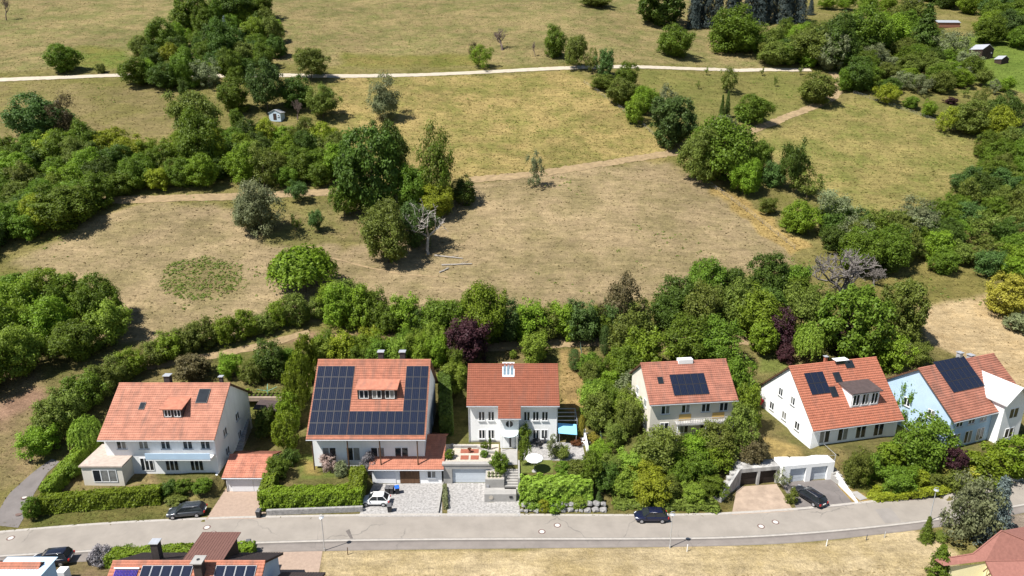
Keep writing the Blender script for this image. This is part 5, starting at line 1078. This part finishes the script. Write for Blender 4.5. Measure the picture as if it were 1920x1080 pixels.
# --- clipped hedges
def hedge_mesh(L, Wd, Ht, seed, lsize=.15, dens=62, rough=.09):
    rng = np.random.default_rng(seed); P = []; N = []
    def face(n, f, nn):
        a = rng.random(n); b_ = rng.random(n); P.append(f(a, b_)); N.append(np.tile(np.array(nn, float), (n, 1)))
    o = lambda n: np.zeros(n)
    face(int(L*Wd*dens*1.2), lambda a, b_: np.stack([(a-.5)*L, (b_-.5)*Wd, np.full(len(a), Ht)], 1), (0,0,1))
    for sy in (-1, 1): face(int(L*Ht*dens), lambda a, b_: np.stack([(a-.5)*L, np.full(len(a), sy*Wd/2), b_*Ht], 1), (0,sy,.25))
    for sx in (-1, 1): face(int(Wd*Ht*dens), lambda a, b_: np.stack([np.full(len(a), sx*L/2), (a-.5)*Wd, b_*Ht], 1), (sx,0,.25))
    P = np.concatenate(P); N = np.concatenate(N)
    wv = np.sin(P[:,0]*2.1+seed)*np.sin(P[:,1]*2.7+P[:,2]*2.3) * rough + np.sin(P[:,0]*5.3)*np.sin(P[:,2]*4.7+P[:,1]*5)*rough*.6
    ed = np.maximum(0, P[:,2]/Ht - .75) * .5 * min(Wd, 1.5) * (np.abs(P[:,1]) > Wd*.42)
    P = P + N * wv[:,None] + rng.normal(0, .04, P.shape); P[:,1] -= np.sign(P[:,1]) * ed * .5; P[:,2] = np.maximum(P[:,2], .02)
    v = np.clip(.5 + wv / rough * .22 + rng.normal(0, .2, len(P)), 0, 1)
    V, Q, vv = leaves(P, N + np.array([0,0,.2]), lsize, rng, v)
    k = len(V); i = .16; x, y, h = L/2 - i, Wd/2 - i, Ht - i
    cb = np.array([(-x,-y,0),(x,-y,0),(x,y,0),(-x,y,0),(-x,-y,h),(x,-y,h),(x,y,h),(-x,y,h)]); fb = np.array([(0,3,2,1),(4,5,6,7),(0,1,5,4),(1,2,6,5),(2,3,7,6),(3,0,4,7)]) + k
    return npmesh('hedge', np.concatenate([V, cb]), np.concatenate([Q, fb]), np.concatenate([vv, np.full(8, .1)]))
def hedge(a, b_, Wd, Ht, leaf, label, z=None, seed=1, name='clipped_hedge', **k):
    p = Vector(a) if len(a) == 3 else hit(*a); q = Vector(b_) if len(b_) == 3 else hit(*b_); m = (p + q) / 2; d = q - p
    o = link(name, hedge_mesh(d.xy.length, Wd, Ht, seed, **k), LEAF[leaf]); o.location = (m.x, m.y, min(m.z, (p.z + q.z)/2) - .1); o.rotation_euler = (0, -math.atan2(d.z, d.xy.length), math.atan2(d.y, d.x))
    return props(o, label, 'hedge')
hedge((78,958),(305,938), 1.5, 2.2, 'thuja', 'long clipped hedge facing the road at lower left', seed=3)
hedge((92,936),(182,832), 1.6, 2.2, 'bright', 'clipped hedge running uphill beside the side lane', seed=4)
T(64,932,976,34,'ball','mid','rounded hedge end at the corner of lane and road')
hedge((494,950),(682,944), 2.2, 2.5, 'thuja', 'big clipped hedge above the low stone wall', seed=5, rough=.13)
hedge((668,938),(676,892), 2.0, 2.5, 'thuja', 'short side of the big clipped hedge beside the white car', seed=6, rough=.13)
hedge((500,948),(512,905), 1.8, 2.3, 'thuja', 'short side of the big clipped hedge beside the tiled garage', seed=16, rough=.13)
for i, (px, t, bt, wd) in enumerate(((578,622,722,44),(566,655,760,46),(554,690,790,48),(546,730,815,50),(540,770,852,52))):
    T(px, t, bt, wd, 'ball', 'thuja', name='thuja_tree', cat='tree', label=f'{ordinal(i+1)} tall thuja from the back in the row left of the solar roof')
hedge(G(838,822,2.6), G(834,735,4.0), 1.9, 4.2, 'dark', 'tall dark thuja hedge between solar roof and white house', seed=7)
hedge(G(836,955,.05), G(834,915,.05), .55, .7, 'grey', 'narrow low hedge between the two sett driveways', seed=8, lsize=.1, dens=110)
hedge((976,938),(1108,934), 2.6, 3.1, 'lime', 'bushy light green hedge above the boulder wall', seed=9, rough=.26, lsize=.2)
hedge((1640,938),(1790,918), 1.0, .75, 'yellow', 'low yellow hedge along the road in the right garden', seed=10, rough=.1, lsize=.13, dens=80)
hedge((1632,936),(1648,918), 1.0, .7, 'yellow', 'short end of the low yellow hedge beside the steps', seed=11, lsize=.13, dens=80)
hedge((205,1056),(362,1046), 1.8, 1.6, 'bright', 'dense laurel hedge along the foreground pavement', seed=12)
hedge((440,1042),(478,1039), 1.5, 1.5, 'bright', 'short laurel hedge beside the black foreground bin', seed=13)
hedge((455,742),(468,740), 1.0, 1.0, 'bright', 'small bright hedge beside the vegetable bed', seed=14)
hedge((1150,946),(1345,952), 2.0, .7, 'olive', 'low scrubby edge along the road behind the blue car', seed=17, rough=.25, name='scrub_edge')

# --- weeds and low scrub in the meadows, too small to count
rg = np.random.default_rng(11); C = []
oval = W((312,500),(380,480),(452,500),(442,545),(370,564),(306,545)); ox = [p[0] for p in oval]; oy = [p[1] for p in oval]
q = np.stack([rg.uniform(min(ox),max(ox),900), rg.uniform(min(oy),max(oy),900)], 1); dd = inpoly(q[:,0], q[:,1], oval); C.append(q[(dd > -.6) & (rg.random(900) < np.clip(.25 + np.abs(np.sin(q[:,0]*.7)*np.cos(q[:,1]*.8)), 0, 1))])
n_ = 15000; yy = 100 + 190 * rg.random(n_) ** 1.1; xx = rg.uniform(-1, 1, n_) * (70 + .75 * (yy - 58)); nn = np.sin(xx*.09+1.7*np.sin(yy*.05))*np.sin(yy*.11+1.3*np.sin(xx*.06)) + .5*np.sin(xx*.31+yy*.27)
C.append(np.stack([xx, yy], 1)[(nn > .62) & (rg.random(n_) < .55)]); Cq = np.concatenate(C)
_, _, gd_w = zones(Cq[:,0], Cq[:,1]); Cq = Cq[gd_w > .35]; m_ = len(Cq); k_ = 9; sz = rg.uniform(.25, .7, m_); idx = np.repeat(np.arange(m_), k_); dv = sph(rg, m_ * k_); dv[:,2] = np.abs(dv[:,2])
P_ = np.concatenate([Cq, tz(Cq[:,0], Cq[:,1])[:,None]], 1)[idx] + dv * (sz[idx] * rg.uniform(.4, 1, m_*k_))[:,None] * np.array([1,1,.6])
V, Q, vv = leaves(P_, dv + np.array([0,0,.6]), .17, rg, np.clip(rg.normal(.5,.25,m_*k_), 0, 1))
props(link('meadow_weeds', npmesh('meadow_weeds', V, Q, vv), LEAF['olive']), 'low green weeds and scrub scattered over the meadows', 'weeds', kind='stuff')
# --- meadow grass: blades too many to count
rg = np.random.default_rng(5); NG = 330000
u = rg.random(NG); gyv = 58 + (380 - 58) * u ** 1.25; gxv = rg.uniform(-1, 1, NG) * (62 + .78 * (gyv - 58))
c1, c2, gd = zones(gxv, gyv); t = gyv - YR(gxv); keep = (rg.random(NG) < gd / 1.6) & ~((t > -10.5) & (t < .25))
for poly, _ in CUTS: keep &= inpoly(gxv, gyv, poly) < .1
wp = [(-10.6,79.2),(10.9,79.2),(10.9,88),(-10.6,88)]; keep &= inpoly(gxv, gyv, wp) < 0
for cx, cy, hx, hy, r_, z_, f_ in PADS:
    c_, s_ = math.cos(R(r_)), math.sin(R(r_)); lx = (gxv-cx)*c_+(gyv-cy)*s_; ly = -(gxv-cx)*s_+(gyv-cy)*c_; keep &= ~((abs(lx) < hx-1) & (abs(ly) < hy-1))
for o in list(col.objects):
    if o.name.split('.')[0] in ('gravel_track', 'dirt_track', 'lane'):
        kk = np.empty(len(o.data.vertices)*3, np.float32); o.data.vertices.foreach_get('co', kk); kk = kk.reshape(-1, 3); n4 = len(kk)//5
        P = [tuple(p) for p in kk[:n4,:2]][::2] + [tuple(p) for p in kk[-n4:,:2]][::-1][::2]
        b0 = np.array(P); bb = (gxv > b0[:,0].min()-1) & (gxv < b0[:,0].max()+1) & (gyv > b0[:,1].min()-1) & (gyv < b0[:,1].max()+1); ii = np.where(bb & keep)[0]
        keep[ii] &= inpoly(gxv[ii], gyv[ii], P) < (-.1 if 'gravel' in o.name else .3)
gxv, gyv, c1, c2 = gxv[keep], gyv[keep], c1[keep], c2[keep]; m = len(gxv); gz = tz(gxv, gyv)
clump = np.clip(.5 + .5*np.sin(gxv*.37+1.3*np.sin(gyv*.23))*np.sin(gyv*.41+1.1*np.sin(gxv*.29)) + rg.normal(0,.3,m), 0, 1)
cc = (c1 * clump[:,None] + c2 * (1 - clump[:,None])) * rg.uniform(.9, 1.45, (m, 1))
ang = rg.uniform(0, 6.283, m); hh = rg.uniform(.04, .16, m) * np.clip(.6 + (gyv - 70)/160, .6, 1.25); ww = rg.uniform(.10, .30, m) * np.clip(.7 + (gyv - 70)/140, .7, 1.4)
base = np.stack([gxv, gyv, gz], 1); dx = np.stack([np.cos(ang)*ww, np.sin(ang)*ww, np.zeros(m)], 1); lean = np.stack([rg.normal(.05,.28,m), rg.normal(0,.28,m), hh], 1)
V = np.stack([base - dx, base + dx, base + lean], 1).reshape(-1, 3); V[:,2] -= .02
gr = npmesh('meadow_grass', V, np.arange(m*3).reshape(-1, 3)); a = gr.attributes.new('c1', 'FLOAT_COLOR', 'POINT'); a.data.foreach_set('color', np.repeat(np.concatenate([cc, np.ones((m,1))], 1), 3, 0).astype(np.float32).ravel())
gmat = bpy.data.materials.new('grass_blades'); gmat.use_nodes = True; n = gmat.node_tree; b = n.nodes['Principled BSDF']; b.inputs['Roughness'].default_value = .85; b.inputs['Specular IOR Level'].default_value = .1
at = n.nodes.new('ShaderNodeAttribute'); at.attribute_name = 'c1'; n.links.new(at.outputs['Color'], b.inputs['Base Color']); tl = n.nodes.new('ShaderNodeBsdfTranslucent'); n.links.new(at.outputs['Color'], tl.inputs[0]); ms = n.nodes.new('ShaderNodeMixShader'); ms.inputs[0].default_value = .5; n.links.new(b.outputs[0], ms.inputs[1]); n.links.new(tl.outputs[0], ms.inputs[2]); n.links.new(ms.outputs[0], n.nodes['Material Output'].inputs[0])
props(link('meadow_grass', gr, gmat), 'dry meadow grass covering the hillside', 'grass', kind='stuff')
# ------------------------------------------------------------------ cars
TYRE = mat('tyre', (.015,.015,.015), .9, .2, 5); RIM = mat('alloy_rim', (.5,.5,.52), .35, .1, 5, metal=.7); LAMPW = mat('headlamp', (.7,.72,.75), .1, .05, 3, spec=.7); LAMPR = mat('tail_lamp', (.45,.02,.015), .2, .1, 3); PLATE = mat('number_plate', (.75,.75,.73), .5, .05, 3)
def paint(name, c, rough=.25):
    m = mat(name, c, rough, .04, 1, spec=.5); m.node_tree.nodes['Principled BSDF'].inputs['Coat Weight'].default_value = .6; m.node_tree.nodes['Principled BSDF'].inputs['Coat Roughness'].default_value = .05; return m
def car(loc, rot, L, Wd, Ht, pm, label, estate=True):
    """a parked car, front along local +x"""
    r = empty('parked_car', loc, rot, label, 'car'); h = L/2; belt = .93*Ht/1.5; hood = .86*Ht/1.5; sill = .24
    st = [(-h,.80,.42,belt*.80),(-h+.10,.93,.28,belt*.97),(-h+.5,1,.24,belt),(-h*.3,1,sill,belt),(h*.25,1,sill,belt*.99),(h*.42,1,sill,hood*1.05),(h*.75,.97,.22,hood*.94),(h-.14,.90,.22,hood*.80),(h,.74,.34,hood*.62)]
    V = []; Q = []; ring = 10
    for x, kx, zb, zt in st:
        w2 = Wd/2*kx; mid = zb + (zt-zb)*.55
        V += [(x,-w2*.9,zb),(x,-w2,zb+.14),(x,-w2*1.0,mid),(x,-w2*.955,zt-.04),(x,-w2*.88,zt),(x,w2*.88,zt),(x,w2*.955,zt-.04),(x,w2,mid),(x,w2,zb+.14),(x,w2*.9,zb)]
    for i in range(len(st)-1):
        for j in range(ring): a = i*ring+j; b_ = i*ring+(j+1)%ring; Q.append((a,a+ring,b_+ring,b_))
    me = bpy.data.meshes.new('body'); me.from_pydata(V, [], Q + [tuple(range(ring)), tuple(range(len(V)-1, len(V)-ring-1, -1))]); me.update(); bm = bmesh.new(); bm.from_mesh(me); bmesh.ops.recalc_face_normals(bm, faces=bm.faces); bm.to_mesh(me); bm.free(); me.polygons.foreach_set('use_smooth', [True]*len(me.polygons)); body = link('body', me, pm, r)
    m_ = body.modifiers.new('s', 'SUBSURF'); m_.levels = 1; m_.render_levels = 1
    xb = -h+.22; xr_ = -h+(.55 if estate else .75); xf1 = h*.16; xf0 = h*.50; wb, wt = Wd/2*.90, Wd/2*.70; zt = Ht-.05
    bt = [(xb,-wb,belt-.03),(xf0,-wb*.96,belt-.05),(xf0,wb*.96,belt-.05),(xb,wb,belt-.03)]; tp = [(xr_,-wt,zt-.02),(xf1,-wt,zt),(xf1,wt,zt),(xr_,wt,zt-.02)]
    MB().hexa(bt, tp).build('windows', GLASS, r)
    rf = MB().hexa([(xr_-.06,-wt-.02,zt-.02),(xf1+.04,-wt-.02,zt-.0),(xf1+.04,wt+.02,zt),(xr_-.06,wt+.02,zt-.02)], [(xr_+.1,-wt*.86,zt+.05),(xf1-.12,-wt*.86,zt+.055),(xf1-.12,wt*.86,zt+.055),(xr_+.1,wt*.86,zt+.05)]).build('roof', pm, r, smooth=True)
    pl = MB()
    for a, b_ in zip(bt, tp): pl.tube(Vector(a), Vector(b_), .045, .04, 6)
    for t in (.36, .68) if estate else (.5,):
        for s in (0, 3): a = Vector(bt[s]).lerp(Vector(bt[1 if s == 0 else 2]), t); b_ = Vector(tp[s]).lerp(Vector(tp[1 if s == 0 else 2]), t+.05); pl.tube(a, b_, .03, .03, 6)
    pl.build('pillars', pm, r)
    if estate:
        for s in (-1,1): MB().tube((xr_+.2,s*wt*.88,zt+.09),(xf1-.25,s*wt*.88,zt+.09), .02, .02, 6).build('roof_rail', RIM, r)
    for x in (-h*.60, h*.62):
        for s in (-1, 1):
            w_ = MB().tube((x,s*(Wd/2-.2),.32),(x,s*(Wd/2+.015),.32), .32, .32, 18).build('wheel', TYRE, r); MB().tube((x,s*(Wd/2+.016),.32),(x,s*(Wd/2+.03),.32), .2, .17, 12).build('rim', RIM, w_)
    for s in (-1,1):
        MB().hexa([(h-.34,s*Wd*.44,hood*.66),(h-.06,s*Wd*.33,hood*.66),(h-.06,s*Wd*.25,hood*.66),(h-.34,s*Wd*.36,hood*.66)],[(h-.40,s*Wd*.43,hood*.85),(h-.13,s*Wd*.33,hood*.80),(h-.13,s*Wd*.25,hood*.80),(h-.40,s*Wd*.36,hood*.86)]).build('headlight', LAMPW, r)
        box('tail_light', LAMPR, r, -h-.015, -h+.14, s*Wd*.38-.11, s*Wd*.38+.11, belt*.62, belt*.86)
        b = MB().box(xf0-.28,xf0-.12,s*(Wd/2*.92)-.0,s*(Wd/2*.92)+s*.19,belt,belt+.13) if s > 0 else MB().box(xf0-.28,xf0-.12,s*(Wd/2*.92)+s*.19,s*(Wd/2*.92),belt,belt+.13); b.build('wing_mirror', pm, r)
    box('number_plate', PLATE, r, -h-.03, -h+.02, -.26, .26, .62, .74); return r
def heading(a, b_): a, b_ = G(*a), G(*b_); return math.atan2(b_.y-a.y, b_.x-a.x)
p = G(351,965); car((p.x,p.y,.03), heading((388,965),(315,972)), 4.75, 1.83, 1.47, paint('grey_paint',(.032,.038,.045)), 'dark grey estate car parked beside the pink driveway')
p = G(705,944); car((p.x,p.y,.03), math.pi, 3.75, 1.66, 1.48, paint('white_paint',(.78,.78,.77),.3), 'small white hatchback parked on the grey sett driveway', False)
p = G(1220,974); car((p.x,p.y,.02), math.pi, 4.25, 1.78, 1.48, paint('navy_paint',(.006,.008,.03)), 'dark blue hatchback parked on the road below the wild bank', False)
p = G(1516,936); car((p.x,p.y,.03), heading((1536,946),(1495,920)), 4.75, 1.85, 1.5, paint('black_paint',(.012,.013,.017)), 'black estate car parked before the white double garage')
p = G(98,1055,.1); car((p.x,p.y,.1), heading((130,1055),(66,1061)), 4.5, 1.85, 1.6, paint('midnight_paint',(.010,.012,.022)), 'dark car half hidden behind the orange tiled roof')

# ------------------------------------------------------------------ street furniture
def lamp(px, py, label):
    p = G(px, py); r = empty('street_lamp', (p.x,p.y,.05), 0, label, 'street lamp', 'street lamps along the pavement')
    MB().tube((0,0,0),(0,0,4.5), .06, .045, 10).build('pole', ZINC, r); MB().tube((0,0,-.05),(0,0,.35), .09, .09, 10).build('base', ZINC, r)
    a = MB(); pts = [Vector((math.sin(t)*.28, 0, 4.5 + .28 - .28*math.cos(t))) for t in np.linspace(0, 4.4, 14)]
    for q, w_ in zip(pts, pts[1:]): a.tube(q, w_, .025, .025, 6)
    a.build('arm', ZINC, r); MB().tube((0,0,4.66),(0,0,4.76), .30, .12, 16).build('lamp_head', ZINC, r); MB().tube((0,0,4.6),(0,0,4.66), .26, .30, 16).build('lens', LAMPW, r)
lamp(609,1033,'street lamp on the pavement above the beige driveway, leftmost of three'); lamp(1256,1027,'street lamp in the middle, near the dark blue car'); lamp(1742,979,'street lamp beside the birch like tree at the road bend')
def bin_(px, py, z, lidm, label):
    p = G(px, py, z); r = empty('wheelie_bin', (p.x,p.y,z), rnd.uniform(-.3,.3), label, 'bin'); w2 = .29
    MB().hexa([(-w2*.8,-.26,.05),(w2*.8,-.26,.05),(w2*.8,.26,.05),(-w2*.8,.26,.05)],[(-w2,-.34,.98),(w2,-.34,.98),(w2,.34,.98),(-w2,.34,.98)]).build('body', DARKM, r); MB().hexa([(-w2-.02,-.37,.985),(w2+.02,-.37,.985),(w2+.02,.37,.985),(-w2-.02,.37,.985)],[(-w2+.04,-.3,1.06),(w2-.04,-.3,1.06),(w2-.04,.34,1.09),(-w2+.04,.34,1.09)]).build('lid', lidm, r)
    for s in (-1,1): MB().tube((s*.2,.3,.1),(s*.27,.3,.1), .1, .1, 10).build('wheel', TYRE, r)
BLUEP = mat('blue_plastic', (.02,.12,.55), .5, .1, 3); GREYP = mat('grey_plastic', (.10,.10,.105), .5, .1, 3)
bin_(486,969,.02,GREYP,'black bin at the foot of the pink driveway'); bin_(731,959,.02,GREYP,'black bin right behind the white hatchback'); bin_(745,925,.02,BLUEP,'bin with a bright blue lid before the salmon garage'); bin_(735,925,.02,GREYP,'black bin left of the blue lidded bin'); bin_(727,925,.02,GREYP,'black bin nearest the hedge beside the salmon garage'); bin_(467,1028,.05,GREYP,'black bin beside the short laurel hedge'); bin_(172,1058,.02,DARKM,'dark bin beside the foreground parking bay')
MANI = mat('manhole_iron', (.15,.10,.085), .7, .2, 8, bump=.3); MANC = mat('manhole_concrete', (.52,.48,.44), .85, .15, 6)
for px, py, lb in ((388,989,'upper of two manhole covers left of the big hedge'),(399,1000,'lower of two manhole covers left of the big hedge'),(20,1009,'manhole cover at the left end of the road'),(1016,997,'left of two manhole covers in front of the white house plot'),(1045,985,'right of two manhole covers in front of the white house plot'),(1427,987,'left of two manhole covers below the dirt driveway'),(1454,979,'right of two manhole covers below the dirt driveway'),(470,950,'manhole cover in the pink driveway'),(780,940,'manhole cover in the white car driveway')):
    p = G(px, py); r = empty('manhole_cover', (p.x,p.y,.012), 0, lb, 'manhole'); MB().tube((0,0,-.02),(0,0,.004 if py > 960 else .012), .46, .46, 24).build('iron_ring', MANI, r); MB().tube((0,0,-.02),(0,0,.010 if py > 960 else .018), .31, .31, 20).build('concrete_disc', MANC, r)
for px, py, lb in ((624,1014,'drain grate beside the left street lamp'),(1197,1011,'drain grate left of the middle street lamp'),(1706,936,'drain grate along the yellow hedge')):
    p = G(px, py); r = empty('drain_grate', (p.x,p.y,.010), 0, lb, 'drain'); box('frame', MANI, r, -.42,.42,-.22,.22,-.02,.006)
    for k in range(7): box('bar', DARKM, r, -.36+k*.12-.03, -.36+k*.12+.03, -.17, .17, .006, .012)
TAR = mat('tar_patch', A(140,132,126,.5), .9, .2, 2)
for a_, b2, lb in (([(648,996),(655,992),(662,1010),(657,1010)],None,'dark tar patch on the road right of the left street lamp'),([(1640,955),(1670,952),(1690,978),(1660,982)],None,'faint squared road repair at the right bend')):
    P = [G(*q) for q in a_]; props(MB().add([(q.x,q.y,.011) for q in P], [(0,3,2,1)]).build('road_patch', TAR if '12' and P[0].x < 0 else mat('light_patch', A(184,176,168,.5), .9, .12, .6), None), lb, 'road patch')
for px, py, h_, m, lb in ((1288,1034,.95,TRIM,'white marker post right of the middle street lamp'),(1549,1024,.9,TRIM,'white marker post on the dry verge at right'),(1624,1013,.8,GREYP,'grey marker post on the right verge'),(1658,1008,.8,ZINC,'pale leaning marker post on the right verge'),(652,1040,1.0,WOOD,'wooden stake on the dry verge beside the left lamp')):
    p = hit(px, py); r = empty('marker_post', p, 0, lb, 'post'); MB().tube((0,0,-.1),(.03,0,h_), .055, .05, 8).build('post', m, r); MB().tube((.03,0,h_+.002),(.03,0,h_+.05), .055, .02, 8).build('cap', m, r)

# ------------------------------------------------------------------ sheds, fences, small garden things
def shed(px, py, w_, d_, h_, wm, rm, label, rot=0, door=True):
    p = hit(px, py); r = empty('garden_shed', p, R(rot), label, 'shed'); MB().add([(-w_/2,-d_/2,-.5),(w_/2,-d_/2,-.5),(w_/2,-d_/2,h_),(0,-d_/2,h_+w_*.25),(-w_/2,-d_/2,h_),(-w_/2,d_/2,-.5),(w_/2,d_/2,-.5),(w_/2,d_/2,h_),(0,d_/2,h_+w_*.25),(-w_/2,d_/2,h_)], [(0,1,2,3,4),(9,8,7,6,5),(0,4,9,5),(1,6,7,2)]).build('wall', wm, r)
    for s in (-1,1): MB().hexa([(0,-d_/2-.2,h_+w_*.25),(s*(w_/2+.2),-d_/2-.2,h_-.1),(s*(w_/2+.2),d_/2+.2,h_-.1),(0,d_/2+.2,h_+w_*.25)],[(0,-d_/2-.2,h_+w_*.25+.1),(s*(w_/2+.2),-d_/2-.2,h_),(s*(w_/2+.2),d_/2+.2,h_),(0,d_/2+.2,h_+w_*.25+.1)]).build('roof', rm, r)
    if door: box('door', TRIM if wm == BLUEW else DARKWOOD, r, -.5, .5, -d_/2-.05, -d_/2-.001, 0, h_*.9); window(r, Matrix.Translation((w_*.32,-d_/2,h_*.6)), .5, .5, 1)
SHEDB = mat('pale_blue_boards', (.45,.54,.60), .8, .12, 3)
shed(520, 224, 3.6, 2.8, 2.0, SHEDB, ZINC, 'pale blue garden shed among the trees below the gravel track', -8)
shed(1412, 318, 3.4, 3.0, 2.2, DARKWOOD, WOOD, 'dark brown wooden shed in the middle copse', 20)
shed(1838, 108, 7, 5, 3.0, DARKWOOD, ZINC, 'dark barn with bright metal roof beside the far right forest', 25); shed(1877, 118, 4.5, 2.6, 1.4, DARKWOOD, ZINC, 'low hut right of the dark barn', 25, False); shed(1772, 50, 4, 11, 1.6, mat('brick_red', (.30,.13,.08),.9,.2,2), ZINC, 'long low brick hut behind the tall dark conifer', 98, False)
def fence(pts, step, h_, wires, m, wm, label, mesh=False):
    L = resample([hit(*p) for p in pts], step); o = Vector((L[0][0], L[0][1], tz1(*L[0]))); r = empty('wire_fence', o, 0, label, 'fence'); P = [Vector((x,y,tz1(x,y))) - o for x, y in L]
    for p in P: MB().tube(p + Vector((0,0,-.3)), p + Vector((0,0,h_)), .05, .045, 6).build('post', m, r)
    wv = MB()
    for p, q in zip(P, P[1:]):
        for k in range(wires): z = h_*(.3+.65*k/max(wires-1,1)); wv.tube(p + Vector((0,0,z)), q + Vector((0,0,z)), .012, .012, 4, False)
    wv.build('wires', wm, r)
GREENW = mat('green_wire', (.05,.08,.06), .6, .1, 3)
fence([(1088,655),(1098,720),(1108,770),(1122,812),(1128,832)], 2.0, 1.3, 8, GREENW, GREENW, 'green wire garden fence right of the white house')
fence([(1300,326),(1360,368),(1420,412),(1490,468)], 3.0, 1.1, 3, PALETWIG, ZINC, 'post and wire fence along the straw strip')
fence([(1095,156),(1150,195),(1200,232),(1245,272)], 4.0, 1.1, 3, PALETWIG, ZINC, 'post and wire fence beside the diagonal hedge row')
fence([(1600,176),(1660,196),(1720,216),(1790,244)], 5.0, 1.1, 3, PALETWIG, ZINC, 'post and wire fence above the right meadow')
p = hit(500, 740); vb = empty('vegetable_bed', p, 0, 'rectangular vegetable bed with pale stone edging', 'garden bed')
for x0,x1,y0,y1 in ((-3.2,3.2,-1.5,-1.1),(-3.2,3.2,1.1,1.5),(-3.2,-2.8,-1.1,1.1),(2.8,3.2,-1.1,1.1)): box('edging', PALEDIRT, vb, x0,x1,y0,y1,-.4,.25)
box('soil', DARKWOOD, vb, -2.8,2.8,-1.1,1.1,-.4,.12)
for i in range(8):
    for j in range(3): q = link('seedling', PROTO_BALL(), LEAF['mid' if (i+j)%2 else 'olive'], vb, objmat=True); q.location = (-2.4+i*.68, -.8+j*.8, .1); q.scale = (.5,.5,.4)
TEALM = mat('teal_plastic', (.25,.62,.52), .5, .1, 3); cl = empty('rotary_clothes_airer', hit(503,746) , .3, 'turquoise rotary clothes airer beside the vegetable bed', 'clothes airer'); MB().tube((0,0,-.2),(0,0,1.9), .03, .03, 8).build('pole', TEALM, cl)
for k in range(4): a = k*1.571; MB().tube((0,0,1.2),(math.cos(a)*1.5,math.sin(a)*1.5,1.75), .025, .02, 6).build('arm', TEALM, cl)
p = hit(652, 402); bn = empty('garden_bench', p, R(5), 'grey wooden bench under the round little tree', 'bench'); box('seat', GREYP, bn, -.8,.8,-.2,.2,.42,.47); box('backrest', GREYP, bn, -.8,.8,.2,.24,.5,.9)
for x in (-.7,.7): box('leg', GREYP, bn, x-.04,x+.04,-.18,.18,-.1,.419)
p = G(1426, 762, 3.6); ts = empty('toy_slide', p, R(-50), 'red plastic toy slide beside the white gable', 'toy'); MB().hexa([(-.3,-1.2,.05),(.3,-1.2,.05),(.3,.6,1.2),(-.3,.6,1.2)],[(-.3,-1.2,.12),(.3,-1.2,.12),(.3,.6,1.27),(-.3,.6,1.27)]).build('chute', mat('red_plastic',(.6,.03,.04),.4,.1,3), ts); box('ladder', BLUEP, ts, -.3,.3,.62,.72,0,1.3)
p = G(1672, 718, 3.4); tp_ = props(MB().hexa([(p.x-1.2,p.y-1.6,3.4),(p.x+.4,p.y-1.8,3.4),(p.x+1.0,p.y+1.2,3.6),(p.x-.8,p.y+1.4,3.6)],[(p.x-1.2,p.y-1.6,4.3),(p.x+.4,p.y-1.8,4.3),(p.x+1.0,p.y+1.2,4.5),(p.x-.8,p.y+1.4,4.5)]).build('paddling_pool', mat('blue_tarpaulin',(.03,.25,.55),.5,.25,2), None), 'blue covered pool between the two right hand houses', 'pool')
p = hit(1168, 782); sb = empty('black_outdoor_furniture', p, R(5), 'dark garden sofa left of the house with white hood', 'sofa'); box('seat', DARKM, sb, -1.4,1.4,-.4,.4,.0,.42); box('backrest', GREYP, sb, -1.4,1.4,.41,.55,.0,.85); box('armrest', DARKM, sb, -1.6,-1.41,-.4,.55,0,.62); box('armrest', DARKM, sb, 1.41,1.6,-.4,.55,0,.62)
for px, py, lb in ((36,964,'dark manhole cover in the side lane'),(46,933,'pale manhole cover in the side lane')):
    p = hit(px, py); r = empty('manhole_cover', (p.x,p.y,p.z+.035), 0, lb, 'manhole'); MB().tube((0,0,-.05),(0,0,.02), .42, .42, 20).build('iron_ring', MANI, r); MB().tube((0,0,-.05),(0,0,.03), .27, .27, 16).build('disc', MANI if px == 36 else MANC, r)
